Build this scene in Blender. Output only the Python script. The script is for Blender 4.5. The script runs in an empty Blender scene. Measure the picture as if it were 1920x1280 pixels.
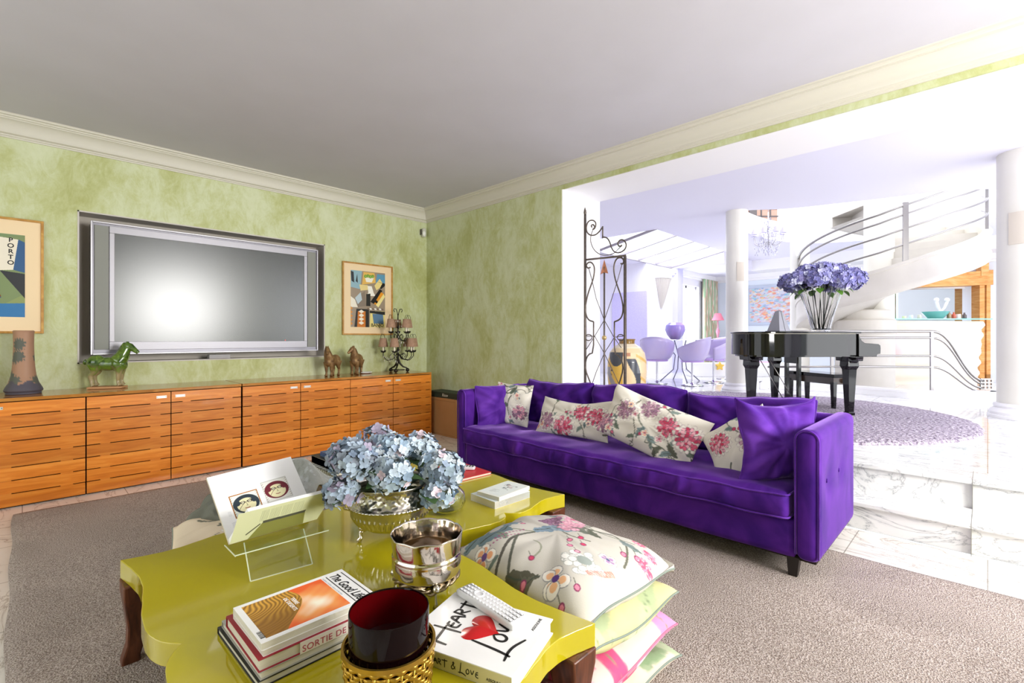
import bpy, math, random
import numpy as np
from mathutils import Vector, Matrix, Euler
PI = math.pi
R = math.radians
scene = bpy.context.scene
C = scene.collection
# ------------------------------------------------------------ camera, world, lights, exposure
YAW = math.atan(892/905)
cam_d = bpy.data.cameras.new('camera'); cam = bpy.data.objects.new('camera', cam_d); C.objects.link(cam)
cam.location = (0, 0, 1.30); cam.rotation_euler = (PI/2, 0, YAW)
cam_d.sensor_width = 36; cam_d.lens = 905/1920*36; cam_d.shift_y = -7/1920; cam_d.clip_start = .05; cam_d.clip_end = 200
scene.camera = cam
world = bpy.data.worlds.new('sky'); scene.world = world; world.use_nodes = True
bg = world.node_tree.nodes['Background']; bg.inputs[0].default_value = (.90, .95, 1.0, 1); bg.inputs[1].default_value = 1.5
scene.view_settings.view_transform = 'Standard'; scene.view_settings.look = 'None'
scene.view_settings.gamma = 1; scene.view_settings.exposure = 0.15; scene.view_settings.use_curve_mapping = False
scene.cycles.use_denoising = True
scene.cycles.max_bounces = 8; scene.cycles.diffuse_bounces = 5; scene.cycles.glossy_bounces = 4
scene.cycles.transmission_bounces = 8; scene.cycles.transparent_max_bounces = 12
scene.cycles.caustics_reflective = False; scene.cycles.caustics_refractive = False
scene.cycles.sample_clamp_indirect = 6
def area(name, loc, rot, sx, sy, power, col=(1,1,1)):
    d = bpy.data.lights.new(name, 'AREA'); d.shape = 'RECTANGLE'; d.size = sx; d.size_y = sy; d.energy = power; d.color = col
    o = bpy.data.objects.new(name, d); C.objects.link(o); o.location = loc; o.rotation_euler = rot; return o
# daylight entering the window in the right-hand wall of the living room
area('living_window_daylight', (2.93, 2.75, 2.02), (0, R(90), 0), 1.6, 1.7, 300, (1.0, .985, .96))
# daylight from the garden windows behind the camera
area('garden_window_daylight', (-2.6, -1.93, 1.5), (R(90), 0, 0), 4.2, 2.0, 28, (1.0, .97, .92))
# glazed wall on the right of the raised hall, skylight over the dining end, and an added overhead lamp brightening the spiral stair
area('hall_window_daylight', (4.4, 9.2, 1.9), (0, R(90), 0), 2.6, 7.0, 255, (.98, .985, 1.0))
area('skylight_daylight', (-5.3, 10.4, 3.55), (0, R(-8), 0), 1.3, 3.2, 90, (.92, .94, 1.0))
area('stair_fill_light', (-1.4, 10.8, 6.6), (0, 0, 0), 4.5, 4.5, 300, (.97, .98, 1.0))
area('dining_window_daylight', (-6.22, 13.2, 1.9), (0, R(-90), 0), 2.4, 1.4, 45, (.95, .97, 1.0))
# ------------------------------------------------------------ camera geometry of the survey: pixel -> point on a real plane
_f, _cx, _hy, _h = 905., 960., 633., 1.30
_s, _c = math.sin(YAW), math.cos(YAW)
def ray(px, py): l = (px-_cx)/_f; return Vector((l*_c-_s, l*_s+_c, (_hy-py)/_f))
def at_z(px, py, z): r = ray(px, py); return Vector((0,0,_h)) + r*((z-_h)/r.z)
def at_x(px, py, x): r = ray(px, py); return Vector((0,0,_h)) + r*(x/r.x)
def at_y(px, py, y): r = ray(px, py); return Vector((0,0,_h)) + r*(y/r.y)
def at_d(px, py, d): return Vector((0,0,_h)) + ray(px, py)*d
# ------------------------------------------------------------ mesh builder
class MB:
    def __init__(s): s.v = []; s.f = []; s.c = None
    def add(s, vs, fs):
        n = len(s.v); s.v += [tuple(v) for v in vs]; s.f += [tuple(i+n for i in f) for f in fs]; return s
    def box(s, x0, x1, y0, y1, z0, z1, M=None):
        vs = [Vector(p) for p in ((x0,y0,z0),(x1,y0,z0),(x1,y1,z0),(x0,y1,z0),(x0,y0,z1),(x1,y0,z1),(x1,y1,z1),(x0,y1,z1))]
        if M: vs = [M @ v for v in vs]
        return s.add(vs, [(0,3,2,1),(4,5,6,7),(0,1,5,4),(1,2,6,5),(2,3,7,6),(3,0,4,7)])
    def quad(s, a, b, c, d): return s.add([a,b,c,d], [(0,1,2,3)])
    def prism(s, pts, z0, z1, M=None):
        n = len(pts); vs = [Vector((x,y,z0)) for x,y in pts] + [Vector((x,y,z1)) for x,y in pts]
        if M: vs = [M @ v for v in vs]
        return s.add(vs, [tuple(range(n-1,-1,-1)), tuple(range(n,2*n))] + [(i,(i+1)%n,n+(i+1)%n,n+i) for i in range(n)])
    def lathe(s, prof, n=32, loc=(0,0,0), a0=0, a1=2*PI, rib=None, M=None, sx=1, sy=1):
        full = abs(a1-a0-2*PI) < 1e-6; m = n if full else n+1; vs = []
        for j in range(m):
            a = a0+(a1-a0)*j/n
            for k,(r,z) in enumerate(prof):
                rr = r*(rib(a,k,z) if rib else 1)
                v = Vector((rr*math.cos(a)*sx, rr*math.sin(a)*sy, z)) + Vector(loc)
                vs.append(M @ v if M else v)
        P = len(prof); fs = []
        for j in range(n):
            j2 = (j+1) % m if full else j+1
            for k in range(P-1): fs.append((j*P+k, j2*P+k, j2*P+k+1, j*P+k+1))
        return s.add(vs, fs)
    def tube(s, pts, r, n=8, closed=False, cap=True, flat=None):
        pts = [Vector(p) for p in pts]; N = len(pts); vs = []; prev = None
        for i,p in enumerate(pts):
            if closed: t = pts[(i+1)%N]-pts[i-1]
            else: t = pts[min(i+1,N-1)]-pts[max(i-1,0)]
            if t.length < 1e-9: t = Vector((0,0,1))
            t.normalize()
            if prev is None:
                u = t.cross(Vector((0,0,1)));
                if u.length < .05: u = t.cross(Vector((1,0,0)))
            else: u = prev - t*prev.dot(t)
            u.normalize(); prev = u; w = t.cross(u)
            rr = r[i] if isinstance(r,(list,tuple)) else r
            for k in range(n):
                a = 2*PI*k/n+PI/n; q = (flat or 1)
                vs.append(p + u*(math.cos(a)*rr) + w*(math.sin(a)*rr*q))
        fs = []
        for i in range(N if closed else N-1):
            j = (i+1)%N
            for k in range(n): fs.append((i*n+k, i*n+(k+1)%n, j*n+(k+1)%n, j*n+k))
        if cap and not closed: fs += [tuple(range(n-1,-1,-1)), tuple((N-1)*n+k for k in range(n))]
        return s.add(vs, fs)
    def ball(s, c, r, n=16, m=10, sc=(1,1,1), M=None):
        vs = []; fs = []
        for j in range(m+1):
            th = PI*j/m
            for i in range(n):
                a = 2*PI*i/n; v = Vector((r*sc[0]*math.sin(th)*math.cos(a), r*sc[1]*math.sin(th)*math.sin(a), r*sc[2]*math.cos(th)))
                vs.append((M @ v if M else v)+Vector(c))
        for j in range(m):
            for i in range(n): fs.append((j*n+i, (j+1)*n+i, (j+1)*n+(i+1)%n, j*n+(i+1)%n))
        return s.add(vs, fs)
    def sweep(s, prof, path, closed_prof=False):
        """prof: list of (out, up) offsets; path: list of (point, outdir Vector)"""
        P = len(prof); vs = []
        for p, o in path:
            for a,b in prof: vs.append(Vector(p)+Vector(o)*a+Vector((0,0,b)))
        fs = []
        for i in range(len(path)-1):
            for k in range(P if closed_prof else P-1):
                k2 = (k+1)%P; fs.append((i*P+k, i*P+k2, (i+1)*P+k2, (i+1)*P+k))
        return s.add(vs, fs)
    def rbox(s, w, d, h, r, n=(8,8,4), disp=None, M=None, c=(0,0,0)):
        """box with rounded edges, centred on c; disp(v, normal, (u,v,w)) moves the skin"""
        idx = {}; vs = []; fs = []; H = (w/2, d/2, h/2)
        def coord(k, i):
            N = n[k]; return -1+2*i/N
        def vert(i,j,k):
            key = (i,j,k)
            if key in idx: return idx[key]
            U = (coord(0,i), coord(1,j), coord(2,k)); out = []; inner = []
            for q in range(3):
                p = U[q]*H[q]; lim = max(H[q]-r, 0); ip = max(-lim, min(lim, p)); inner.append(ip)
                out.append((p-ip)/r if r > 0 else 0)
            O = Vector(out); 
            m = max(abs(O.x),abs(O.y),abs(O.z)); L = O.length
            nn = O.normalized() if L > 1e-9 else Vector((0,0,1))
            v = Vector(inner) + (nn*m*r if L > 1e-9 else Vector((0,0,0)))
            if disp: v = disp(v, nn, U)
            v = v + Vector(c)
            if M: v = M @ v
            idx[key] = len(vs); vs.append(v); return idx[key]
        A,B,Cn = n
        for i in range(A):
            for j in range(B):
                fs.append((vert(i,j,0),vert(i,j+1,0),vert(i+1,j+1,0),vert(i+1,j,0)))
                fs.append((vert(i,j,Cn),vert(i+1,j,Cn),vert(i+1,j+1,Cn),vert(i,j+1,Cn)))
        for i in range(A):
            for k in range(Cn):
                fs.append((vert(i,0,k),vert(i+1,0,k),vert(i+1,0,k+1),vert(i,0,k+1)))
                fs.append((vert(i,B,k),vert(i,B,k+1),vert(i+1,B,k+1),vert(i+1,B,k)))
        for j in range(B):
            for k in range(Cn):
                fs.append((vert(0,j,k),vert(0,j,k+1),vert(0,j+1,k+1),vert(0,j+1,k)))
                fs.append((vert(A,j,k),vert(A,j+1,k),vert(A,j+1,k+1),vert(A,j,k+1)))
        return s.add(vs, fs)
def link(name, me, parent=None, M=None):
    o = bpy.data.objects.new(name, me); C.objects.link(o)
    if parent: o.parent = parent
    if M is not None: o.matrix_basis = M
    return o
def obj(name, mb, m, parent=None, smooth=True, angle=38, bevel=0, cols=None, M=None, seg=2):
    me = bpy.data.meshes.new(name); me.from_pydata([tuple(v) for v in mb.v], [], mb.f); me.update()
    if isinstance(m,(list,tuple)):
        for q in m: me.materials.append(q)
    else: me.materials.append(m)
    if smooth:
        me.shade_smooth()
        if angle: me.set_sharp_from_angle(angle=R(angle))
    if cols is not None:
        a = me.color_attributes.new('Col', 'FLOAT_COLOR', 'POINT')
        arr = np.ones((len(mb.v),4), dtype=np.float32); arr[:,:3] = cols; a.data.foreach_set('color', arr.ravel())
    o = link(name, me, parent, M)
    if bevel:
        b = o.modifiers.new('bevel','BEVEL'); b.width = bevel; b.segments = seg; b.limit_method = 'ANGLE'; b.angle_limit = R(40)
    return o
def tag(o, label=None, cat=None, group=None, kind=None):
    if label: o['label'] = label
    if cat: o['category'] = cat
    if group: o['group'] = group
    if kind: o['kind'] = kind
    return o
def thing(name, label, cat, loc=(0,0,0), rz=0, group=None, M=None):
    o = bpy.data.objects.new(name, None); C.objects.link(o); o.empty_display_size = .05
    if M is not None: o.matrix_basis = M
    else: o.location = loc; o.rotation_euler = (0,0,rz)
    return tag(o, label, cat, group)
def struct(name, mb, m, parent=None, **k):
    o = obj(name, mb, m, parent, **k)
    if parent is None: o['kind'] = 'structure'
    return o
def dup(root, loc=None, rz=None, label=None, group=None, M=None):
    def cp(o, parent):
        c = o.copy(); C.objects.link(c); c.parent = parent
        for ch in list(o.children): cp(ch, c)
        return c
    r = cp(root, None)
    if M is not None: r.matrix_basis = M
    if loc is not None: r.location = loc
    if rz is not None: r.rotation_euler = (0,0,rz)
    if label: r['label'] = label
    if group: r['group'] = group
    return r
def frame(o, x, y):
    """matrix with origin o, local x along x, local y near y"""
    x = Vector(x).normalized(); z = x.cross(Vector(y)).normalized(); y = z.cross(x)
    return Matrix(((x.x,y.x,z.x,o[0]),(x.y,y.y,z.y,o[1]),(x.z,y.z,z.z,o[2]),(0,0,0,1)))
# ------------------------------------------------------------ materials
def lin(h):
    if isinstance(h, str):
        h = h.lstrip('#'); c = [int(h[i:i+2],16)/255 for i in (0,2,4)]
    else: c = list(h)
    return tuple((x/12.92 if x <= .04045 else ((x+.055)/1.055)**2.4) for x in c)
def mat(name, col, rough=.5, metal=0, spec=.5, noise=None, bump=None, sheen=0, sheen_tint=None, trans=0, ior=1.45, coat=0, alpha=None, col2=None, stretch=None, emit=0, vcol=False, detail=4, vbump=None):
    m = bpy.data.materials.new(name); m.use_nodes = True; nt = m.node_tree; N = nt.nodes; L = nt.links
    b = N['Principled BSDF']; c = lin(col) + (1,)
    b.inputs['Base Color'].default_value = c; b.inputs['Roughness'].default_value = rough; b.inputs['Metallic'].default_value = metal
    b.inputs['Specular IOR Level'].default_value = spec; b.inputs['IOR'].default_value = ior
    if trans: b.inputs['Transmission Weight'].default_value = trans
    if coat: b.inputs['Coat Weight'].default_value = coat; b.inputs['Coat Roughness'].default_value = .05
    if sheen:
        b.inputs['Sheen Weight'].default_value = sheen; b.inputs['Sheen Roughness'].default_value = .35
        if sheen_tint: b.inputs['Sheen Tint'].default_value = lin(sheen_tint)+(1,)
    if emit: b.inputs['Emission Color'].default_value = c; b.inputs['Emission Strength'].default_value = emit
    tc = N.new('ShaderNodeTexCoord'); src = tc.outputs['Object']
    if stretch:
        mp = N.new('ShaderNodeMapping'); mp.inputs['Scale'].default_value = stretch; L.new(src, mp.inputs[0]); src = mp.outputs[0]
    colout = None
    if vcol:
        a = N.new('ShaderNodeVertexColor'); a.layer_name = 'Col'; colout = a.outputs[0]; L.new(colout, b.inputs['Base Color'])
    if noise:
        t = N.new('ShaderNodeTexNoise'); t.inputs['Scale'].default_value = noise; t.inputs['Detail'].default_value = detail; L.new(src, t.inputs[0])
        r = N.new('ShaderNodeValToRGB'); r.color_ramp.elements[0].position = .3; r.color_ramp.elements[1].position = .7
        r.color_ramp.elements[0].color = c; r.color_ramp.elements[1].color = lin(col2 if col2 else col)+(1,)
        L.new(t.outputs[0], r.inputs[0]); L.new(r.outputs[0], b.inputs['Base Color'])
    if bump:
        t2 = N.new('ShaderNodeTexNoise'); t2.inputs['Scale'].default_value = bump[0]; t2.inputs['Detail'].default_value = 4; L.new(src, t2.inputs[0])
        bp = N.new('ShaderNodeBump'); bp.inputs['Strength'].default_value = bump[1]; bp.inputs['Distance'].default_value = bump[2] if len(bump)>2 else .01
        L.new(t2.outputs[0], bp.inputs['Height']); L.new(bp.outputs[0], b.inputs['Normal'])
    return m
def mnode(m): return m.node_tree.nodes, m.node_tree.links, m.node_tree.nodes['Principled BSDF']
# lime-green stucco: three mottled tones, trowel marks
def plaster_mat():
    m = mat('green stucco', '#b9c28c', .55, spec=.3); N,L,b = mnode(m)
    tc = N['Texture Coordinate']
    a = N.new('ShaderNodeTexNoise'); a.inputs['Scale'].default_value = 1.5; a.inputs['Detail'].default_value = 11; a.inputs['Roughness'].default_value = .72; a.inputs['Distortion'].default_value = .35
    mp = N.new('ShaderNodeMapping'); mp.inputs['Scale'].default_value = (1.3,1.3,.7); L.new(tc.outputs['Object'], mp.inputs[0]); L.new(mp.outputs[0], a.inputs[0])
    r = N.new('ShaderNodeValToRGB'); e = r.color_ramp.elements
    e[0].position = .36; e[0].color = lin('#a8ab6e')+(1,); e[1].position = .66; e[1].color = lin('#d1d6b9')+(1,)
    q = e.new(.46); q.color = lin('#b9be8a')+(1,); q = e.new(.55); q.color = lin('#c8cea9')+(1,)
    a3 = N.new('ShaderNodeTexNoise'); a3.inputs['Scale'].default_value = 5.5; a3.inputs['Detail'].default_value = 9; a3.inputs['Roughness'].default_value = .7; a3.inputs['Distortion'].default_value = 2.2; L.new(mp.outputs[0], a3.inputs[0])
    mxv = N.new('ShaderNodeMix'); mxv.inputs[0].default_value = .28; L.new(a.outputs[0], mxv.inputs[2]); L.new(a3.outputs[0], mxv.inputs[3])
    L.new(mxv.outputs[0], r.inputs[0]); L.new(r.outputs[0], b.inputs['Base Color'])
    n2 = N.new('ShaderNodeTexNoise'); n2.inputs['Scale'].default_value = 7; n2.inputs['Detail'].default_value = 8; n2.inputs['Distortion'].default_value = 1.5; L.new(mp.outputs[0], n2.inputs[0])
    bp = N.new('ShaderNodeBump'); bp.inputs['Strength'].default_value = .35; bp.inputs['Distance'].default_value = .01; L.new(n2.outputs[0], bp.inputs['Height']); L.new(bp.outputs[0], b.inputs['Normal'])
    return m
def marble_mat(name, rough=.12, tile=None, base='#f0efec', vein='#8f9294', scale=1.6, warm=None):
    m = mat(name, base, rough, spec=.5); N,L,b = mnode(m); tc = N['Texture Coordinate']
    w = N.new('ShaderNodeTexNoise'); w.inputs['Scale'].default_value = scale; w.inputs['Detail'].default_value = 8; w.inputs['Roughness'].default_value = .6; w.inputs['Distortion'].default_value = 1.6
    mp = N.new('ShaderNodeMapping'); mp.inputs['Rotation'].default_value = (.3,.2,.7); mp.inputs['Scale'].default_value = (1,2.2,1.6); L.new(tc.outputs['Object'], mp.inputs[0]); L.new(mp.outputs[0], w.inputs[0])
    s1 = N.new('ShaderNodeMath'); s1.operation = 'SUBTRACT'; s1.inputs[1].default_value = .5; L.new(w.outputs[0], s1.inputs[0])
    s2 = N.new('ShaderNodeMath'); s2.operation = 'ABSOLUTE'; L.new(s1.outputs[0], s2.inputs[0])
    r = N.new('ShaderNodeValToRGB'); e = r.color_ramp.elements; e[0].position = 0; e[0].color = lin(vein)+(1,); e[1].position = .035; e[1].color = lin(base)+(1,)
    q = e.new(.007); q.color = tuple((x+2*y)/3 for x,y in zip(lin(vein),lin(base)))+(1,)
    L.new(s2.outputs[0], r.inputs[0]); last = r.outputs[0]
    c = N.new('ShaderNodeTexNoise'); c.inputs['Scale'].default_value = .9; c.inputs['Detail'].default_value = 5; L.new(mp.outputs[0], c.inputs[0])
    mx = N.new('ShaderNodeMix'); mx.data_type = 'RGBA'; mx.blend_type = 'MULTIPLY'; mx.inputs[0].default_value = .5
    r2 = N.new('ShaderNodeValToRGB'); r2.color_ramp.elements[0].color = lin(warm or '#d5d7d8')+(1,); r2.color_ramp.elements[0].position = .35; r2.color_ramp.elements[1].color = (1,1,1,1); r2.color_ramp.elements[1].position = .6
    L.new(c.outputs[0], r2.inputs[0]); L.new(last, mx.inputs[6]); L.new(r2.outputs[0], mx.inputs[7]); last = mx.outputs[2]
    if tile:
        br = N.new('ShaderNodeTexBrick'); br.offset = 0; br.inputs['Scale'].default_value = 1; br.inputs['Brick Width'].default_value = tile; br.inputs['Row Height'].default_value = tile
        br.inputs['Mortar Size'].default_value = .003; br.inputs['Color1'].default_value = (1,1,1,1); br.inputs['Color2'].default_value = (1,1,1,1); br.inputs['Mortar'].default_value = (.45,.44,.42,1)
        L.new(tc.outputs['Object'], br.inputs[0])
        m2 = N.new('ShaderNodeMix'); m2.data_type = 'RGBA'; m2.blend_type = 'MULTIPLY'; m2.inputs[0].default_value = 1; L.new(last, m2.inputs[6]); L.new(br.outputs[0], m2.inputs[7]); last = m2.outputs[2]
    L.new(last, b.inputs['Base Color']); return m
def wood_mat(name, c1, c2, c3, rough=.3, scale=(1,9,9), coat=.0, freq=3.0):
    m = mat(name, c1, rough, coat=coat); N,L,b = mnode(m); tc = N['Texture Coordinate']
    oi = N.new('ShaderNodeNewGeometry')
    mp = N.new('ShaderNodeMapping'); mp.inputs['Scale'].default_value = scale; L.new(tc.outputs['Object'], mp.inputs[0])
    ad = N.new('ShaderNodeVectorMath'); ad.operation = 'ADD'; L.new(mp.outputs[0], ad.inputs[0])
    mu = N.new('ShaderNodeMath'); mu.operation = 'MULTIPLY'; mu.inputs[1].default_value = 37.; L.new(oi.outputs['Random Per Island'], mu.inputs[0]); L.new(mu.outputs[0], ad.inputs[1])
    n = N.new('ShaderNodeTexNoise'); n.inputs['Scale'].default_value = freq; n.inputs['Detail'].default_value = 7; n.inputs['Distortion'].default_value = 1.1; L.new(ad.outputs[0], n.inputs[0])
    r = N.new('ShaderNodeValToRGB'); e = r.color_ramp.elements; e[0].position = .32; e[0].color = lin(c2)+(1,); e[1].position = .7; e[1].color = lin(c3)+(1,); q = e.new(.5); q.color = lin(c1)+(1,)
    L.new(n.outputs[0], r.inputs[0])
    hs = N.new('ShaderNodeHueSaturation'); mr = N.new('ShaderNodeMapRange'); mr.inputs['To Min'].default_value = .82; mr.inputs['To Max'].default_value = 1.12
    L.new(oi.outputs['Random Per Island'], mr.inputs[0]); L.new(mr.outputs[0], hs.inputs['Value']); L.new(r.outputs[0], hs.inputs['Color']); L.new(hs.outputs[0], b.inputs['Base Color'])
    return m
def vmat(name, rough=.8, sheen=0, bump=None, spec=.3, coat=0):
    return mat(name, '#ffffff', rough, spec=spec, vcol=True, sheen=sheen, bump=bump, coat=coat)
M_wall = plaster_mat()
M_ceil = mat('ceiling paint', '#c9c7cf', .85, spec=.2, noise=2, col2='#c5c3ca')
M_corn = mat('cream cornice paint', '#cfcbbf', .5, spec=.3)
M_white = mat('white hall paint', '#f2f1f4', .7, spec=.3)
M_lav = mat('lavender tinted plaster', '#eceaf8', .7, spec=.3)
M_floor = marble_mat('living room marble', .25, tile=.62, base='#e8e3dd', vein='#a89c92', warm='#e0d9d2')
M_marb = marble_mat('hall marble', .07, tile=1.2, base='#f3f2f2', vein='#a6a9ae')
M_step = marble_mat('step marble', .15, base='#e9e9e7', vein='#9ea1a4', scale=1.9)
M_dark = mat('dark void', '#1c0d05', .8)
M_steel = mat('brushed steel', '#9d9a98', .35, metal=1)
M_iron = mat('wrought iron', '#6e635c', .45, metal=.7, noise=30, col2='#585048')
M_chrome = mat('chrome', '#d8d8dc', .12, metal=1)
M_black = mat('black lacquer', '#0a090b', .05, spec=.5)
M_glass = mat('clear glass', '#f7fcfb', .02, trans=1, ior=1.45)
M_acryl = mat('clear acrylic', '#f2f6ee', .03, trans=1, ior=1.12)
# ------------------------------------------------------------ the living room shell
XA, YB, H1 = -5.90, 4.19, 3.16          # TV wall, opening wall, ceiling
H2, FL = 3.42, .38                      # hall ceiling, raised hall floor
XR, YF = 3.0, -2.0
mb = MB(); mb.box(XA-.3, XR, YF, 3.97, -.1, 0); struct('floor', mb, M_floor, smooth=False)
mb = MB(); mb.box(XA-.3, XR, YF-.2, YB+.1, H1, H1+.12); struct('ceiling', mb, M_ceil, smooth=False)
# TV wall with its recess (y .352..2.654, z 1.06..2.46)
ny0, ny1, nz0, nz1 = .352, 2.654, 1.062, 2.462
mb = MB(); mb.box(XA-.3, XA, YF, ny0, 0, H1); mb.box(XA-.3, XA, ny1, YB+.5, 0, H1); mb.box(XA-.3, XA, ny0, ny1, 0, nz0); mb.box(XA-.3, XA, ny0, ny1, nz1, H1)
struct('wall_left', mb, M_wall, smooth=False)
mb = MB(); mb.box(XA-.3, XA-.22, ny0, ny1, nz0, nz1); struct('wall_recess', mb, mat('recess paint', '#bdb5ab', .6), smooth=False)
# opening wall: pier, thin green strip above the opening, white reveal and soffit behind it
ox0, ox1, oz = -3.36, 2.45, 2.94
mb = MB(); mb.box(XA, ox0, YB, 4.89, 0, H1); mb.box(ox1, XR, YB, 4.89, 0, H1); mb.box(ox0, ox1, YB, YB+.02, oz, H1)
struct('wall_back', mb, M_wall, smooth=False)
mb = MB(); mb.box(ox0, ox1, YB+.02, 4.89, oz, H2+.1); mb.box(ox0-.001, ox0+.012, YB+.004, 4.895, FL, oz)
mb.box(ox0-.001, ox0+.012, YB+.004, 4.31, 0, FL); mb.box(-7.6, ox0, 4.889, 4.93, 0, H2+.1); mb.box(ox1, 4.6, 4.889, 4.93, 0, H2+.1)
struct('wall_opening', mb, M_white, smooth=False)
# right wall with a window, wall behind the camera with garden windows
mb = MB(); mb.box(XR, XR+.3, YF, 1.8, 0, H1); mb.box(XR, XR+.3, 3.7, YB+.6, 0, H1); mb.box(XR, XR+.3, 1.8, 3.7, 0, .95); mb.box(XR, XR+.3, 1.8, 3.7, 2.85, H1)
struct('wall_right', mb, M_wall, smooth=False)
mb = MB(); mb.box(XA-.3, -4.9, YF-.3, YF, 0, H1); mb.box(-.3, XR+.3, YF-.3, YF, 0, H1); mb.box(-4.9, -.3, YF-.3, YF, 0, .35); mb.box(-4.9, -.3, YF-.3, YF, 2.6, H1)
struct('wall_front', mb, M_wall, smooth=False)
def pane_mat():
    m = bpy.data.materials.new('window glass'); m.use_nodes = True; N = m.node_tree.nodes; L = m.node_tree.links; N.remove(N['Principled BSDF'])
    t = N.new('ShaderNodeBsdfTransparent'); t.inputs[0].default_value = (.97,.99,.985,1); g = N.new('ShaderNodeBsdfGlossy'); g.inputs['Roughness'].default_value = .02
    x = N.new('ShaderNodeMixShader'); x.inputs[0].default_value = .05
    L.new(t.outputs[0], x.inputs[1]); L.new(g.outputs[0], x.inputs[2]); L.new(x.outputs[0], N['Material Output'].inputs[0]); return m
M_pane = pane_mat()
def window(name, a, b, axis, z0, z1, at, n=3):
    w = MB(); t = .035
    def bar(u0,u1,v0,v1,dd=.03):
        if axis == 'y': w.box(at-dd, at+dd, u0, u1, v0, v1)
        else: w.box(u0, u1, at-dd, at+dd, v0, v1)
    bar(a,b,z0,z0+t*2); bar(a,b,z1-t*2,z1)
    for k in range(n+1):
        c = a+(b-a)*k/n; bar(max(a,c-t), min(b,c+t), z0, z1)
    f = struct(name, w, M_white, smooth=False)
    g = MB()
    if axis == 'y': g.box(at-.004, at+.004, a, b, z0, z1)
    else: g.box(a, b, at-.004, at+.004, z0, z1)
    obj('pane', g, M_pane, f, smooth=False); return f
window('window_1', 1.8, 3.7, 'y', .95, 2.85, XR+.2)
window('window_2', -4.9, -.3, 'x', .35, 2.6, YF-.2, 4)
# cornice: cove with fillets, mitred in the corner
prof = [(0,-.185),(.012,-.185),(.012,-.172),(.022,-.168),(.022,-.158),(.034,-.152),(.045,-.150),(.050,-.140),(.052,-.120),(.062,-.090),(.082,-.064),(.108,-.048),(.116,-.046),(.116,-.036),(.128,-.034),(.134,-.022),(.150,-.018),(.150,-.006),(.156,0)]
prof = [(a,b*.93) for a,b in prof]
def cornice(name, p0, p1, o0, o1, out):
    w = MB(); vs = []
    P = len(prof)
    for p, mit in ((p0,o0),(p1,o1)):
        for a,b in prof: vs.append(Vector(p)+Vector(out)*a+Vector(mit)*a+Vector((0,0,b)))
    w.add(vs, [(k, k+1, P+k+1, P+k) for k in range(P-1)]); return struct(name, w, M_corn, angle=25)
cornice('trim_1', (XA,YF,H1), (XA,YB,H1), (0,0,0), (0,-1,0), (1,0,0))
cornice('trim_2', (XA,YB,H1), (XR,YB,H1), (1,0,0), (-1,0,0), (0,-1,0))
cornice('trim_3', (XR,YF,H1), (XR,YB,H1), (0,0,0), (0,-1,0), (-1,0,0))
# metal lining of the TV recess
mb = MB(); q = .012
mb.box(XA-.22, XA+.004, ny0, ny0+q, nz0, nz1); mb.box(XA-.22, XA+.004, ny1-q, ny1, nz0, nz1); mb.box(XA-.22, XA+.004, ny0, ny1, nz1-q, nz1); mb.box(XA-.22, XA+.004, ny0, ny1, nz0, nz0+q)
struct('trim_4', mb, mat('grey lacquered lining', '#c4beb8', .5), smooth=False)
# ------------------------------------------------------------ steps up to the hall and the hall shell
mb = MB(); mb.box(-3.36, ox1, 3.99, 4.35, .0, .16); mb.box(-3.36, ox1, 3.965, 4.35, .16, .19); struct('step_lower', mb, M_step, smooth=False, bevel=.006)
mb = MB(); mb.box(-3.345, ox1, 4.34, 4.60, .0, .35); mb.box(-3.345, ox1, 4.315, 4.60, .35, FL); struct('step_upper', mb, M_step, smooth=False, bevel=.006)
mb = MB()
for x in (-1.61,-.07,1.5):
    mb.box(x-.0015, x+.0015, 3.9645, 4.315, .0, .1905); mb.box(x-.0015, x+.0015, 4.3145, 4.60, .19, FL+.0005)
struct('trim_5', mb, mat('step joint', '#8a8880', .8), smooth=False)
# hall floor with a curved stairwell recess beyond the curb
SC = Vector((-1.39, 10.79))                       # axis of the spiral stair
mb = MB(); mb.box(-7.6, 4.6, 4.60, 16, FL-.1, FL-.0005); struct('floor_hall', mb, M_marb, smooth=False)
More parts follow.
